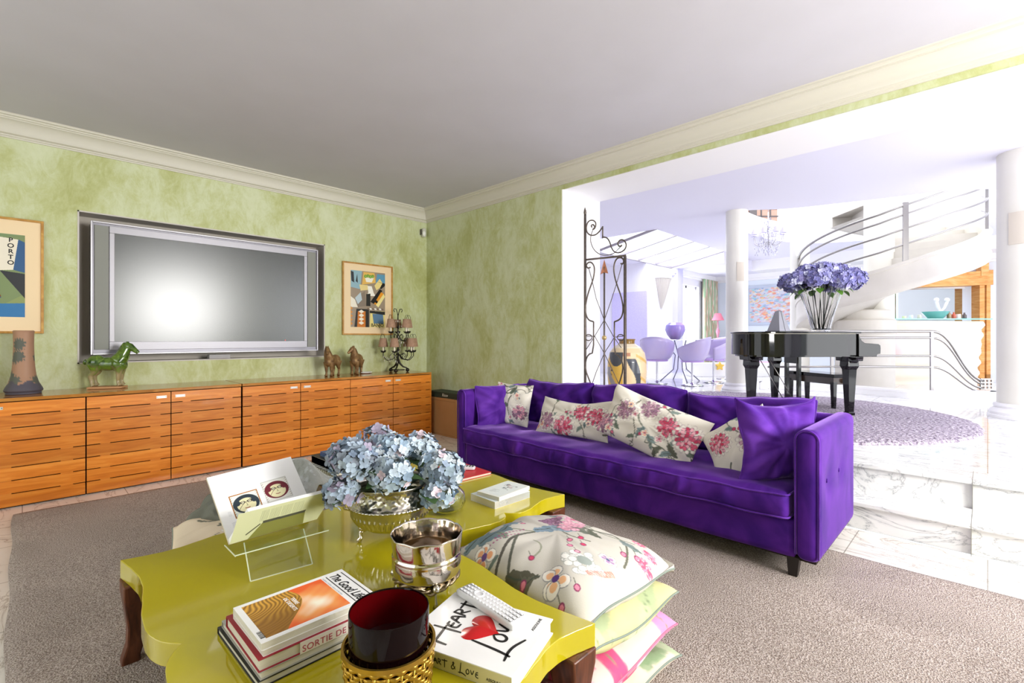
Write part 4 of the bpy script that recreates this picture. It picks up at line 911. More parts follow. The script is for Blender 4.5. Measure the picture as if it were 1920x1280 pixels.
# ------------------------------------------------------------ floor cushions
def seamed(name, label, c, rz, w, d, h, cv, seed, pip, sag=None, N=110, group=None, tilt=0):
    me, rim = cushion_mesh(name, w, d, h, cv, M_fab, seed=seed, N=N, pinch=.03, wr=.006, p=3.2, q=.45, shape=sag)
    M = Matrix.Translation(c)@Matrix.Rotation(rz,4,'Z')@Matrix.Rotation(tilt,4,'X'); o = link(name, me, None, M); tag(o, label, 'floor cushion', group); obj('piping', MB().tube(rim, .004, 6, closed=True), pip, o, angle=0); return o
def top_canvas():
    """branching embroidery like the near cushion: big stems, leaves, mauve crown, white and orange flowers"""
    cv = Cv(.72,.75,'#c8c3b9',440); rg = random.Random(5); st_ = '#6a6a5c'
    cv.line(bez((.34,-.02),(.30,.10),(.26,.16),(.26,.26),30), .013, '#5b5750'); cv.line(bez((.26,.26),(.27,.40),(.33,.52),(.50,.62),30), .014, '#66685e'); cv.line(bez((.50,.62),(.58,.62),(.64,.54),(.66,.46),30), .009, st_)
    cv.line(bez((.12,.09),(.14,-.02),(.24,-.02),(.265,.14),30), .014, '#6d7a72'); cv.line(bez((.42,.02),(.36,.10),(.30,.18),(.26,.28),30), .012, '#5f6056'); cv.line(bez((.16,.30),(.20,.34),(.26,.34),(.28,.38)), .008, '#8f9280'); cv.line(bez((.33,.30),(.38,.30),(.42,.26),(.40,.20)), .007, '#9a9c88')
    cv.line(bez((.30,.50),(.36,.42),(.44,.42),(.50,.46)), .006, st_); cv.line(bez((.40,.56),(.42,.66),(.36,.66),(.38,.58)), .008, st_); cv.line(bez((.33,.62),(.42,.56),(.52,.58),(.60,.64)), .007, '#8a8d7c')
    for (x,y,L,a,c) in ((.10,.12,.17,1.25,'#7a8b90'),(.15,.16,.20,1.15,'#6f8288'),(.08,.16,.12,1.9,'#7d8f94'),(.13,.33,.13,1.2,'#8496a0'),(.27,.38,.15,.8,'#7f93a2'),(.30,.46,.12,-.2,'#8a9ca8'),(.36,.53,.12,-.5,'#74786c'),(.43,.56,.10,-.9,'#66685a'),
        (.36,.10,.14,-.1,'#5c5a4c'),(.38,.05,.13,.3,'#6a685a'),(.24,.22,.08,2.4,'#7d8a7a'),(.06,.30,.09,.9,'#7d8f94'),(.56,.60,.10,-.4,'#7d8a88'),(.22,.60,.08,2.6,'#7d8f94')): leaf(cv,x,y,L,a,c)
    for k in range(9): cv.disc(.20+.004*k,.20+.018*k,.006,'#9a5a78'); cv.disc(.205+.006*k,.16+.016*k,.005,'#a86a86')
    for k in range(150):                                        # mauve to pink crown
        t = rg.random()**.8; a = rg.uniform(-.75,.75); x,y = .20+.20*t*math.cos(a+.55), .50+.20*t*math.sin(a+.55)
        cv.disc(x,y,.0125,'#7c5670' if t<.5 else '#c48a9e'); cv.disc(x,y,.009,rg.choice(('#b78fa8','#9b7490')) if t<.5 else rg.choice(('#e8b6c2','#dfa3b2')))
    peony(cv,.05,.05,.055,['#d86a84','#8f5f86','#c98aa6','#7a4f78'],rg)
    for (x,y,r,p,c) in ((.21,.12,.048,'#e9a87e','#6e4f86'),(.55,.16,.058,'#efb98c','#5f4080'),(.61,.42,.036,'#a884ac','#5f5f86')): blossom(cv,x,y,r,p,c,rg)
    for k in range(34):
        a = rg.uniform(0,6.28); q = rg.uniform(.02,.085); cv.disc(.585+q*math.cos(a),.30+q*.95*math.sin(a),.019,'#a8aaa4'); cv.disc(.585+q*math.cos(a),.30+q*.95*math.sin(a),.0160,'#ebe8e2')
    cv.disc(.575,.31,.030,'#98a09a')
    for k in range(16): cv.line([(.615+.003*k,.26+.007*k),(.635+.003*k,.255+.007*k)], .004, '#e0765f')
    for (x,y) in ((.44,.40),(.47,.36),(.50,.41),(.46,.45),(.52,.34),(.50,.06),(.56,.05),(.62,.10),(.64,.17),(.07,.24),(.04,.30),(.10,.38),(.14,.42),(.18,.40),(.44,.10),(.62,.52),(.66,.56),(.40,.20),(.30,.62)):
        cv.line([(x,y),(x-.03,y+.02)], .0035, st_); cv.disc(x,y,.0135,'#8f4066'); cv.disc(x,y,.009,rg.choice(('#e58aa2','#cf4868','#eaaab8')))
    for (x,y) in ((.67,.64),(.69,.57),(.60,.68),(.16,.66),(.50,.70)): peony(cv,x,y,.03,['#ea8aa4','#f2b0bf','#d8607f'],rg,False)
    leaf(cv,.40,.66,.10,.3,'#7d8a88'); leaf(cv,.06,.56,.12,.9,'#7d8f94'); leaf(cv,.10,.68,.10,0,'#66685a')
    j = int(.09*cv.k); cv.a = cv.a[j:]; cv.h = .66; cv.ny = cv.a.shape[0]
    return cv
def wash_canvas(seed, basec, cols, n=26):
    rg = random.Random(seed); cv = Cv(.66,.62,basec,220)
    for k in range(n):
        x,y = rg.uniform(0,.66), rg.uniform(0,.62); a = rg.uniform(0,6.28); c = rg.choice(cols)
        for j in range(12): cv.disc(x+.02*j*math.cos(a+j*.1), y+.02*j*math.sin(a+j*.1), .018+.03*math.sin(PI*j/12), c, al=.8)
        cv.line([(x+.02*j*math.cos(a+j*.1), y+.02*j*math.sin(a+j*.1)) for j in range(13)], .004, '#7a8a6a')
    return cv
def plump(P,U,V,s):
    P = P.copy(); P[...,2] -= .05*(np.abs(U)**4+np.abs(V)**4)*.6*(1 if s>0 else .4); return P
M_pg = mat('grey green piping','#7f8a80',.8); M_pp = mat('rose piping','#b8708c',.8)
G = 'stack of floor cushions right of the tables'; RZ = R(2)
seamed('floor_cushion','topmost floor cushion right of the tables, white linen with embroidered stems and flowers',(-1.262,1.545,.402),R(-1),.72,.60,.19,top_canvas(),31,M_pg,plump,N=300,group=G)
seamed('floor_cushion','pale yellow floor cushion, second in the stack right of the tables',(-1.225,1.515,.285),R(-3),.70,.60,.17,wash_canvas(3,'#c6c392',['#b9c39a','#a8b48c','#e8d9a0','#d6ddb8']),32,M_pg,N=70,group=G)
seamed('floor_cushion','white floor cushion with pink lilies, third in the stack right of the tables',(-1.215,1.500,.172),R(2),.71,.60,.17,wash_canvas(8,'#c9bfb8',['#f0b4d0','#e88cb8','#f4cfe0','#d0507c']),33,M_pp,N=70,group=G)
seamed('floor_cushion','cream floor cushion with green leaves, lowest in the stack right of the tables',(-1.21,1.49,.084),R(-3),.72,.60,.15,wash_canvas(5,'#cbc1b0',['#7f9a72','#5f7f58','#a9b896','#c98aa0']),34,M_pg,N=70,group=G)
G2 = 'cushions left of the tables'
cvl = floral(44,.6,.56,240,'#dccbb2',dens=.8,scale=1.3)
seamed('floor_cushion','flowered beige floor cushion pushed against the left side of the near lime table',(-2.775,.79,.285),R(-12),.56,.58,.15,cvl,41,M_pg,group=G2,N=90)
seamed('floor_cushion','beige floor cushion underneath the flowered one, left of the near lime table',(-2.76,.80,.165),R(-8),.58,.58,.15,wash_canvas(15,'#d6c4ae',['#8a6a6a','#7d8470','#b08a8a']),42,M_pg,group=G2,N=50)
seamed('floor_cushion','bottom beige floor cushion on the rug, left of the near lime table',(-2.76,.80,.065),R(-5),.58,.58,.12,wash_canvas(16,'#d6c4ae',['#8a6a6a','#7d8470','#b08a8a']),43,M_pg,group=G2,N=50)
# folded grey throw on those cushions
def throw_shape(P,U,V,s):
    P = P.copy(); P[...,2] += .05*np.sin(U*3.1+V*2)+.03*np.sin(V*6+U*2)+.05*(1-U**2)*(1-V**2); P[...,1] += .03*np.sin(U*5); return P
cvt = Cv(.6,.5,'#8f918c',160); rg = random.Random(2)
for k in range(500): cvt.disc(rg.uniform(0,.6),rg.uniform(0,.5),rg.uniform(.004,.016),rg.choice(('#74766f','#a3a6a4','#8a8c86','#b6bac0')),al=.5)
me, rim = cushion_mesh('throw_blanket', .56, .46, .10, cvt, vmat('grey fleece', .95, sheen=.6, bump=(140,.8,.006)), seed=51, N=80, wr=.02, shape=throw_shape)
o = link('throw_blanket', me, None, frame((-2.83,1.02,.435),(.75,.66,.12),(-.6,.75,.1))); tag(o,'crumpled grey fleece throw lying behind the open book','blanket')
me, rim = cushion_mesh('grey_cushion', .36,.30,.11, Cv(.4,.3,'#6f7066',20), vmat('grey green linen',.9,bump=(200,.4,.003)), seed=52, N=50, wr=.02)
o = link('small_cushion', me, None, frame((-2.93,.80,.40),(.8,.5,.10),(-.5,.8,.35))); tag(o,'small grey green cushion on the flowered one left of the open book','pillow')
# maroon ribbed pouf under the near table
b = MB(); b.lathe([(0,.24),(.05,.238),(.12,.215),(.17,.16),(.185,.12),(.17,.07),(.12,.02),(0,.0)], 72, rib=lambda a,k,z: 1+.05*abs(math.sin(a*9)))
o = obj('leather_pouf', b, mat('maroon leather','#3c0f1c',.25,coat=.3)); o.location = (-1.13,1.03,.026); tag(o,'dark maroon ribbed pouf tucked under the near lime table','pouf')
# ------------------------------------------------------------ books and magazines
M_page = mat('page edges', '#d9d4c8', .8, stretch=(1,1,60), noise=20, col2='#c4beb0'); M_wcov = mat('white cover','#f3f2f0',.25); M_blk = mat('black cover','#191919',.3)
def book(label, x0,x1,y0,y1,z0,z1, cover, rz=0, spine='-y', name='book', pages=M_page, group=None, ct=.0025, inset=.004, M=None, cat='book'):
    w,d,h = x1-x0,y1-y0,z1-z0
    t = thing(name, label, cat, ((x0+x1)/2,(y0+y1)/2,z0), rz, group, M=M)
    ins = {'-y':(inset,inset,0,inset),'+y':(inset,inset,inset,0),'-x':(0,inset,inset,inset),'+x':(inset,0,inset,inset)}[spine]
    obj('pages', MB().box(-w/2+ins[0],w/2-ins[1],-d/2+ins[2],d/2-ins[3],ct,h-ct), pages, t, smooth=False)
    b = MB(); b.box(-w/2,w/2,-d/2,d/2,0,ct); b.box(-w/2,w/2,-d/2,d/2,h-ct,h)
    if spine=='-y': b.box(-w/2,w/2,-d/2,-d/2+ct,ct,h-ct)
    if spine=='+y': b.box(-w/2,w/2,d/2-ct,d/2,ct,h-ct)
    if spine=='-x': b.box(-w/2,-w/2+ct,-d/2,d/2,ct,h-ct)
    if spine=='+x': b.box(w/2-ct,w/2,-d/2,d/2,ct,h-ct)
    obj('cover', b, cover, t, smooth=False, bevel=.0008); return t
G = 'pile of magazines and books on the near table'
book('large black-edged book, lowest in the pile under the magazine', -1.635,-1.30,.41,.775,TZ,TZ+.020, M_blk, R(1), '-x', group=G)
book('silver-grey book, second from the bottom of the pile under the magazine', -1.622,-1.30,.417,.77,TZ+.020,TZ+.040, mat('grey cover','#a7a59e',.3), R(.5), '-x', group=G)
rb = book('dark red hardback in the middle of the pile, red cover showing at the corner', -1.575,-1.30,.415,.78,TZ+.040,TZ+.072, mat('crimson cloth','#96142a',.4), 0, '-x', group=G)
obj('jacket', MB().box(.1375,.139,-.08,.182,.0,.031), mat('pinkish jacket','#e4dcd6',.3), rb, smooth=False)
lettering('lettering', 'SORTIE DE', .024, mat('rose print','#b0485c',.5), rb, (.1395,-.075,.004), (R(90),0,R(90)), spacing=1.1)
mg = book('thick white magazine right under the sunset magazine', -1.548,-1.308,.427,.756,TZ+.072,TZ+.088, M_wcov, R(.6), '-x', name='magazine', group=G, ct=.0006, inset=.001, cat='magazine')
gl = book('magazine titled The Good Life with an orange sunset cover, on top of the pile', -1.54,-1.308,.424,.750,TZ+.088,TZ+.106, M_wcov, 0, '-x', name='magazine', group=G, ct=.0006, inset=.001, cat='magazine')
cv = Cv(.274,.358,'#f4f3f1',300)
nx_, ny_ = cv.nx, cv.ny; X,Y = np.meshgrid((np.arange(nx_)+.5)/cv.k,(np.arange(ny_)+.5)/cv.k)
win = (X>.018)&(X<.256)&(Y>.018)&(Y<.272)
d0 = np.hypot((X-.165),(Y-.195)*1.0); nz = .010*np.sin(X*60+Y*30)+.009*np.sin(X*35-Y*70+1)+.004*np.sin(X*160+Y*130)
g = np.clip(1-(d0+nz)/.13,0,1)[...,None]; c_lo, c_mid, c_hi = [np.array(lin(c)) for c in ('#ee5a1e','#f6a25a','#fdf3dc')]
sky = np.where(g<.5, c_lo+(c_mid-c_lo)*g*2, c_mid+(c_hi-c_mid)*(g*2-1))
dune = (Y < .115+.04*np.sin(X*16)-.15*(X-.1)+.02)
rp = (np.sin((np.hypot(X-.0,(Y-.01)*1.5)+.01*np.sin(X*60))*370)*.5+.5)[...,None]*np.clip((.2-X)/.15,.15,1)[...,None]
dn = np.array(lin('#8a5a16'))*(1-rp)+np.array(lin('#e6aa3c'))*rp
cv.a = np.where(win[...,None], np.where(dune[...,None], dn, sky), cv.a)
for k in range(22): cv.rect(.205+k*.002,.006,.205+k*.002+.001*(1+(k*7)%3*.4),.02,'#222222')
pr_ = painted('cover_print', cv, M_gloss, gl, Matrix.Translation((-.116,-.163,.0184))@Matrix.Diagonal((.847,.911,1,1)))
inkm = mat('black ink','#141414',.4)
lettering('title', 'The Good Life', .041, inkm, gl, (-.098,.110,.0188), shear=.25, sx=.80, bold=.0005)
b = MB(); b.box(-.095,.102,.150,.1525,.0186,.0190); b.box(-.098,.099,.100,.1025,.0186,.0190); obj('rule', b, inkm, gl, smooth=False)
wi = mat('white ink','#fbf6ee',.5); gi = mat('pale grey ink','#b9bcc0',.5)
lettering('lettering','TERRE',.016,wi,gl,(-.05,-.03,.0190)); lettering('lettering','DE DESERTS',.016,wi,gl,(-.062,-.046,.0190))
lettering('small_print','business, creation, culture, art de vivre',.0085,gi,gl,(-.095,.088,.0188))
# Heart & Love
hc = Vector((-1.040,.922,TZ)); hr = R(18.3)
hb = book('white hardback Heart & Love with a glossy red heart, lying beside the candle', hc.x-.172,hc.x+.172,hc.y-.138,hc.y+.138,TZ,TZ+.045, M_wcov, hr, '-y', pages=mat('white page edges','#e9e8e4',.7), inset=.006, ct=.004)
obj('spine_cloth', MB().box(-.1718,.1718,-.1387,-.1378,.002,.043), mat('cream spine','#d9cf9a',.5), hb, smooth=False)
def ribbon(strokes, w, z, M, name, parent, m):
    """brush strokes: thin raised strips that swell in the middle"""
    b = MB()
    for s in strokes:
        pts, ww = (s if isinstance(s,tuple) else (s,w)); P = [Vector((x,y,0)) for x,y in pts]
        for _ in range(2 if len(P) > 2 else 0):
            Z = [P[0]]
            for a_,b_ in zip(P,P[1:]): Z += [a_*.75+b_*.25, a_*.25+b_*.75]
            P = Z+[P[-1]]
        Q = []
        for i in range(len(P)-1):
            for j in range(5 if len(P) < 4 else 2): Q.append(P[i].lerp(P[i+1], j/(5 if len(P) < 4 else 2)))
        Q.append(P[-1]); n = len(Q); vs = []
        for i,p in enumerate(Q):
            t = (Q[min(i+1,n-1)]-Q[max(i-1,0)]).normalized(); u = Vector((-t.y,t.x,0)); k = ww/2*(.62+.5*math.sin(PI*(i+.4)/n))
            vs += [p+u*k+Vector((0,0,z)), p-u*k+Vector((0,0,z)), p+u*k+Vector((0,0,z+.0006)), p-u*k+Vector((0,0,z+.0006))]
        fs = [(4*i+2,4*i+3,4*i+7,4*i+6) for i in range(n-1)]+[(4*i,4*i+2,4*i+6,4*i+4) for i in range(n-1)]+[(4*i+1,4*i+5,4*i+7,4*i+3) for i in range(n-1)]
        b.add([M@v for v in vs], fs)
    return obj(name, b, m, parent, smooth=False)
# cover frame: x = left to right across the cover, y = bottom to top
MC = Matrix(((0,-1,0,.172),(1,0,0,-.138),(0,0,1,0),(0,0,0,1)))
def L_(ch, x, y, s):
    G_ = {'H':[[(.05,1.1),(.0,.0)],[(.75,1.05),(.8,-.1)],[(-.15,.45),(.95,.62)]],'E':[[(.5,.85),(.1,.8),(.0,.05),(.55,.0)],[(.0,.45),(.5,.5)]],'A':[[(.0,0),(.35,1),(.7,.0)],[(.1,.35),(.6,.4)]],
          'R':[[(.0,0),(.05,1)],[(.0,.95),(.5,.85),(.45,.5),(.1,.45),(.65,.0)]],'T':[[(.4,1.1),(.4,-.15)],[(-.1,.8),(.9,.9)]],'L':[[(.15,1.25),(.05,.25),(-.05,-.2)],[(-.3,-.12),(.3,-.02),(.9,-.28)]],
          'O':[[(.4,.85),(.05,.55),(.1,.1),(.45,.05),(.65,.45),(.4,.85)]],'V':[[(.0,.85),(.25,.05),(.6,.95)]],'&':[[(.75,.1),(.3,.75),(.4,1.0),(.6,.8),(.1,.35),(.2,.0),(.55,.1),(.75,.5)]]}
    return [[(x+a*s,y+b_*s) for a,b_ in st] for st in G_[ch]]
ZC = .0452
S = L_('H',.034,.215,.080)+L_('E',.108,.230,.045)+L_('A',.134,.236,.050)+L_('R',.174,.240,.045)+L_('T',.206,.236,.050)
S2 = L_('L',.070,.055,.088)+L_('O',.108,.075,.055)+L_('V',.150,.080,.055)+L_('E',.190,.082,.05)
ribbon(S, .0075, ZC, MC, 'title', hb, inkm); ribbon(S2, .0075, ZC, MC, 'title', hb, inkm)
hp = []
for k in range(64):
    t = 2*PI*k/64; hp.append((.052*math.sin(t)**3*1.05, .052*(.8125*math.cos(t)-.3125*math.cos(2*t)-.125*math.cos(3*t)-.0625*math.cos(4*t))))
b = MB(); vs = []; K_ = 8
for j in range(K_+1):
    f = j/K_
    for (x,y) in hp: vs.append(MC@Vector((.140+x*(1-f)*1.15, .168+y*(1-f)*1.15, ZC+.0075*math.sin(f*PI/2))))
n_ = len(hp); b.add(vs, [(j*n_+i,j*n_+(i+1)%n_,(j+1)*n_+(i+1)%n_,(j+1)*n_+i) for j in range(K_) for i in range(n_)])
obj('red_heart', b, mat('glossy red','#c00509',.22,coat=.3), hb, angle=0)
lettering('lettering','ASSOULINE',.0125,inkm,hb,None,M=MC@Matrix.Translation((.196,.028,ZC)))
lettering('author_name','Pierre Benichou',.011,gi,hb,None,M=MC@Matrix.Translation((.015,.322,ZC)))
MSp = Matrix(((1,0,0,-.172),(0,0,-1,-.1389),(0,1,0,0),(0,0,0,1)))
S = []; x = .080
for ch,s in (('H',.020),('E',.016),('A',.017),('R',.016),('T',.018),(' ',.012),('&',.020),(' ',.014),('L',.02),('O',.017),('V',.017),('E',.016)):
    if ch != ' ': S += L_(ch, x, .014, s)
    x += s*.86
ribbon(S, .0022, .0002, MSp, 'spine_title', hb, inkm)
lettering('lettering','ASSOULINE',.0102,inkm,hb,None,M=MSp@Matrix.Translation((.272,.016,.0003)))
# remote controls
def remote(name, label, M, L, W, body, keycol, n):
    t = thing(name, label, 'remote control', M=M)
    obj('body', MB().rbox(L,W,.021,.008,(14,8,5),c=(0,0,.0105),disp=lambda v,n_,U: v+Vector((0,0,.003*math.cos(v.x/L*3)*(U[2]>0)))), body, t, angle=0)
    km = mat('keys', keycol, .5); dk = mat('key gaps', '#6b6b70', .6); bt = None
    for i in range(n[0]):
        for j in range(n[1]):
            x = -L*.43+L*.86*i/(n[0]-1); y = -W*.34+W*.68*j/(n[1]-1)
            if abs(x+L*.2) < L*.09 and abs(y) < W*.3: continue
            if bt is None:
                g = MB(); g.rbox(.0095,.0062,.004,.0018,(4,4,2)); bt = obj('button', g, km, t, M=Matrix.Translation((x,y,.0235)))
                g = MB(); g.box(-.0056,.0056,-.0038,.0038,-.0012,-.0004); hal = obj('key_gap', g, dk, bt, smooth=False)
            else:
                c = bt.copy(); C.objects.link(c); c.parent = t; c.matrix_basis = Matrix.Translation((x,y,.0235)); c2 = hal.copy(); C.objects.link(c2); c2.parent = c
    obj('ring_button', MB().tube([(-L*.2+.017*math.cos(a),.013*math.sin(a),.0238) for a in np.linspace(0,2*PI,25)[:-1]], .0028, 6, closed=True), km, t)
    return t
M_rw = mat('white plastic remote','#e2e1e2',.4)
remote('remote_control','white remote control lying across the Heart & Love book', Matrix.Translation((-1.092,1.012,TZ+.0458))@Matrix.Rotation(R(-3),4,'Z'), .272,.066, M_rw, '#f4f4f6', (16,4))
# red folder with black-topped remote, white paperbacks, dark books at the back
rf = book('bright red leather folder on the far lime table, under a slim remote', -2.62,-2.285,1.885,2.135,TZ,TZ+.016, mat('red leather','#c21a26',.4), R(-4), '-x', name='folder', cat='folder')
remote('remote_control','slim black and white remote control on the red folder', Matrix.Translation((-2.47,2.02,TZ+.017))@Matrix.Rotation(R(38),4,'Z'), .20,.045, mat('silver white plastic','#d6d4d6',.35), '#2c2c2e', (10,3))
G='white paperbacks on the far table'
wb = book('thicker white paperback, lower of the two on the far lime table', -1.995,-1.800,1.705,1.965,TZ,TZ+.036, mat('pale blue white cover','#e4eef0',.2), R(-1), '+x', group=G, ct=.0006, inset=.0008, pages=mat('bright pages','#efece4',.7))
lettering('lettering','MUSSO',.026,gi,wb,(.0979,-.035,.030),(R(90),R(180),R(90)),sx=.8)
wb2 = book('thinner pale paperback with a grey drawing, upper of the two on the far lime table', -1.965,-1.805,1.722,1.975,TZ+.036,TZ+.056, mat('pale cream cover','#eef0ea',.2), R(4), '+x', group=G, ct=.0006, inset=.0008, pages=mat('bright pages','#efece4',.7))
cv = Cv(.14,.22,'#e9efee',120); rg = random.Random(1)
for k in range(26): cv.disc(rg.uniform(.03,.11),rg.uniform(.10,.18),rg.uniform(.004,.012),rg.choice(('#6a6f78','#c9b0b4','#9aa4ae','#d9dde0')),al=.8)
for k in range(5): cv.rect(.03,.03+.01*k,.03+.03+.015*(k%3),.033+.01*k,'#9aa0a4')
painted('cover_print', cv, M_gloss, wb2, Matrix.Translation((-.07,-.11,.0204)))
G='dark books at the back of the far table'
b1 = book('black book with white striped edge, lowest of the dark books at the back', -3.21,-2.86,1.335,1.66,TZ,TZ+.045, M_blk, R(2), '-y', group=G)
b = MB()
for k in range(14): b.box(-.17+.025*k,-.156+.025*k,-.163,-.1626,.006,.040); 
for k in range(8): b.box(-.17+.042*k,-.17+.042*k+.03,-.16,-.10,.0452,.0456)
obj('white_stripes', b, mat('white stripe','#d9dcd6',.5), b1, smooth=False)
book('thick dark olive book, middle of the dark books at the back', -3.225,-2.87,1.36,1.68,TZ+.045,TZ+.095, mat('dark olive cover','#2c2a20',.4), R(0), '-y', group=G)
book('blue-covered book on top of the dark books at the back', -3.17,-2.86,1.40,1.69,TZ+.095,TZ+.125, mat('blue gloss cover','#44608c',.2), R(4), '-y', group=G, pages=mat('brown pages','#8a7a62',.8))
M_acryl = pane_mat(); M_acryl.name = 'clear acrylic sheet'
# ------------------------------------------------------------ open catalogue on an acrylic easel
s0, s1 = Vector((-1.973,.531,.548)), Vector((-1.990,.861,.548)); vf, vn = Vector((-.18,-.03,.21)), Vector((.083,.040,.128))
ob = thing('open_book', 'open art catalogue with two framed face drawings, propped on the clear easel', 'book', (s0+s1)/2); TO = Matrix.Translation(-ob.location)
def slab(a, b_, v, t, n):                                   # slab between edge a-b and the same edge moved by v, thickness t along n
    m_ = MB(); n = Vector(n).normalized()*t; q = [a,b_,b_+v,a+v]
    m_.add(q+[p+n for p in q], [(0,3,2,1),(4,5,6,7),(0,1,5,4),(1,2,6,5),(2,3,7,6),(3,0,4,7)]); return m_
nf = (s1-s0).cross(vf); nf = nf if nf.x > 0 else -nf       # inward normals face each other
nn_ = (s1-s0).cross(vn); nn_ = nn_ if nn_.x < 0 else -nn_
obj('left_cover', slab(s0-nf.normalized()*.012, s1-nf.normalized()*.012, vf*1.02, .003, nf), mat('tan cover','#a08a6a',.5), ob, smooth=False, M=TO)
obj('left_pages', slab(s0-nf.normalized()*.009, s1-nf.normalized()*.009, vf, .009, nf), M_page, ob, smooth=False, M=TO)
obj('right_cover', slab(s0, s1, vn*1.0, -.003, nn_), mat('lime reflection cover','#d8dbb8',.35), ob, smooth=False, M=TO)  # cover colour carries the green tint reflected from the lime table
obj('right_pages', slab(s0, s1, vn*.99, .016, nn_), M_wcov, ob, smooth=False, M=TO)
MF = frame(s0+nf.normalized()*.0006, vf, s1-s0)                  # x up the page, y along the spine
if (MF.to_3x3()@Vector((0,0,1))).dot(nf) < 0: pass
cv = Cv(vf.length,(s1-s0).length,'#f3f3f5',260)
def face(cv,x,y,w,h,hair,bgc,brd):
    cv.rect(x-w/2,y-h/2,x+w/2,y+h/2,brd); cv.rect(x-w/2+.004,y-h/2+.004,x+w/2-.004,y+h/2-.004,bgc)
    cv.disc(x,y,w*.40,hair,ry=h*.46); cv.disc(x-w*.05,y,w*.30,'#dcd6ac',ry=h*.33); cv.disc(x+w*.1,y+h*.3,w*.12,hair); cv.disc(x+w*.1,y-h*.3,w*.12,hair); cv.line(bez((x+w*.2,y+h*.3),(x+w*.1,y),(x+w*.05,y-h*.1),(x-w*.2,y-h*.3)),.0016,hair)
    for q in (-.11,.13): cv.disc(x+w*.08,y+h*q,.006,'#3a2a24',ry=.009); cv.disc(x+w*.08,y+h*q,.0045,'#e9e6c8'); cv.disc(x+w*.08,y+h*q,.002,'#1c1614')
    cv.line([(x-w*.18,y-h*.08),(x-w*.2,y),(x-w*.18,y+h*.08)],.003,'#8a2f34'); cv.line([(x+w*.05,y),(x-w*.08,y+h*.03),(x-w*.08,y-h*.01)],.0016,'#5a5a3a')
    for k in range(9): a = x-w*.4+w*.8*k/8; cv.line([(a,y+h*.42),(a+.004,y+h*.48)],.0012,hair); cv.line([(a,y-h*.42),(a-.004,y-h*.48)],.0012,hair)
face(cv,.130,.10,.095,.105,'#2c3740','#dfe3da','#a8713a'); face(cv,.150,.225,.095,.105,'#6a2430','#e2e2dc','#c9c9c4')
for k in range(5): cv.rect(.055+.004*k,.03,.056+.004*k,.045,'#b9b9bd'); cv.rect(.10+.004*k,.028,.101+.004*k,.04,'#c6c6ca')
painted('page_print', cv, vmat('satin page', .4), ob, TO@MF, curl=lambda u,v: .0*u)
MR = frame(s0-nn_.normalized()*.0036, s1-s0, vn)
cv = Cv((s1-s0).length,vn.length,'#d9dcb6',260)  # ground colour includes the table's green reflection
for k in range(34):
    y_ = .055+.0 ; cv.rect(.085+.0048*k,.085,.0862+.0048*k,.142,'#9aa07c')
cv.poly([(.06,.0),(.27,.0),(.26,.075),(.10,.078)],'#8a8a48'); cv.poly([(.10,.070),(.26,.068),(.262,.082),(.098,.084)],'#55564a'); cv.line([(.05,.03),(.09,.07)],.006,'#4c4c3a')
painted('cover_print', cv, vmat('satin cover', .35), ob, TO@MR)
ea = thing('book_easel', 'clear acrylic easel on the near lime table holding the open catalogue', 'easel', (-1.93,.70,TZ)); TE = Matrix.Translation(-ea.location)
a0,a1 = Vector((-1.895,.578,TZ+.001)), Vector((-1.87,.792,TZ+.001)); b0,b1 = Vector((-2.015,.592,.520)), Vector((-1.99,.806,.520))
nrm = Vector((1,0,1))
obj('front_panel', slab(a0,a1,b0-a0,.004,nrm), M_acryl, ea, smooth=False, M=TE)
obj('ledge', slab(b0+Vector((.11,-.06,.001)), b1+Vector((.10,.06,.001)), Vector((-.13,0,-.0)), .004,(0,0,1)), M_acryl, ea, smooth=False, M=TE)
obj('back_panel', slab(b0+Vector((-.02,-.03,.004)), b1+Vector((-.02,.03,.004)), Vector((-.13,0,.16)), -.004, nf), M_acryl, ea, smooth=False, M=TE)
for a_,c_ in ((a0,b0),(a1,b1),(a0,a1),(b0+Vector((.11,-.06,.005)),b1+Vector((.10,.06,.005))),(b0+Vector((.11,-.06,.003)),b0+Vector((-.02,-.06,.003)))): obj('edge_glint', MB().tube([a_,c_],.0022,6), mat('pale edge glint','#d9dcc0',.2) if 'pale edge glint' not in bpy.data.materials else bpy.data.materials['pale edge glint'], ea, M=TE)  # pale rods added along the sheets to imitate their bright edges
for q in (.25,.75):
    c = (b0.lerp(b1,q)+Vector((.104,0,.008))); obj('clip', MB().rbox(.018,.03,.016,.003,(2,2,2),c=c), M_acryl, ea, smooth=True, M=TE)
obj('lip', slab(b0+Vector((.11,-.06,.005)), b1+Vector((.10,.06,.005)), Vector((.012,0,.018)), .004,(1,0,0)), M_acryl, ea, smooth=False, M=TE)
# ------------------------------------------------------------ metal vessels
M_silv = mat('tarnished silver', '#b5b0a2', .22, metal=1, noise=5, col2='#cfcabd', bump=(50,.12,.004))
M_silv2 = mat('polished silver', '#c8bdb0', .10, metal=1, noise=4, col2='#dad1c6', bump=(9,.25,.01))
pc = Vector((-1.893,1.152,TZ)); pl = thing('silver_planter', 'embossed silver jardiniere on small claw feet, holding the blue hydrangeas', 'planter', pc)
def dens(prof, st): 
    out = []
    for (a,b_) in zip(prof,prof[1:]):
        m_ = max(1,int(math.dist(a,b_)/st)); out += [(a[0]+(b_[0]-a[0])*j/m_, a[1]+(b_[1]-a[1])*j/m_) for j in range(m_)]
    return out+[prof[-1]]
prof = dens([(0,.045),(.06,.043),(.11,.052),(.145,.075),(.168,.110),(.176,.140),(.178,.150),(.183,.153),(.183,.160),(.176,.163),(.165,.178),(.156,.205),(.158,.226),(.170,.238),(.174,.243),(.170,.248),(.160,.243),(.150,.225),(.148,.205),(.150,.18),(.0,.17)], .004)
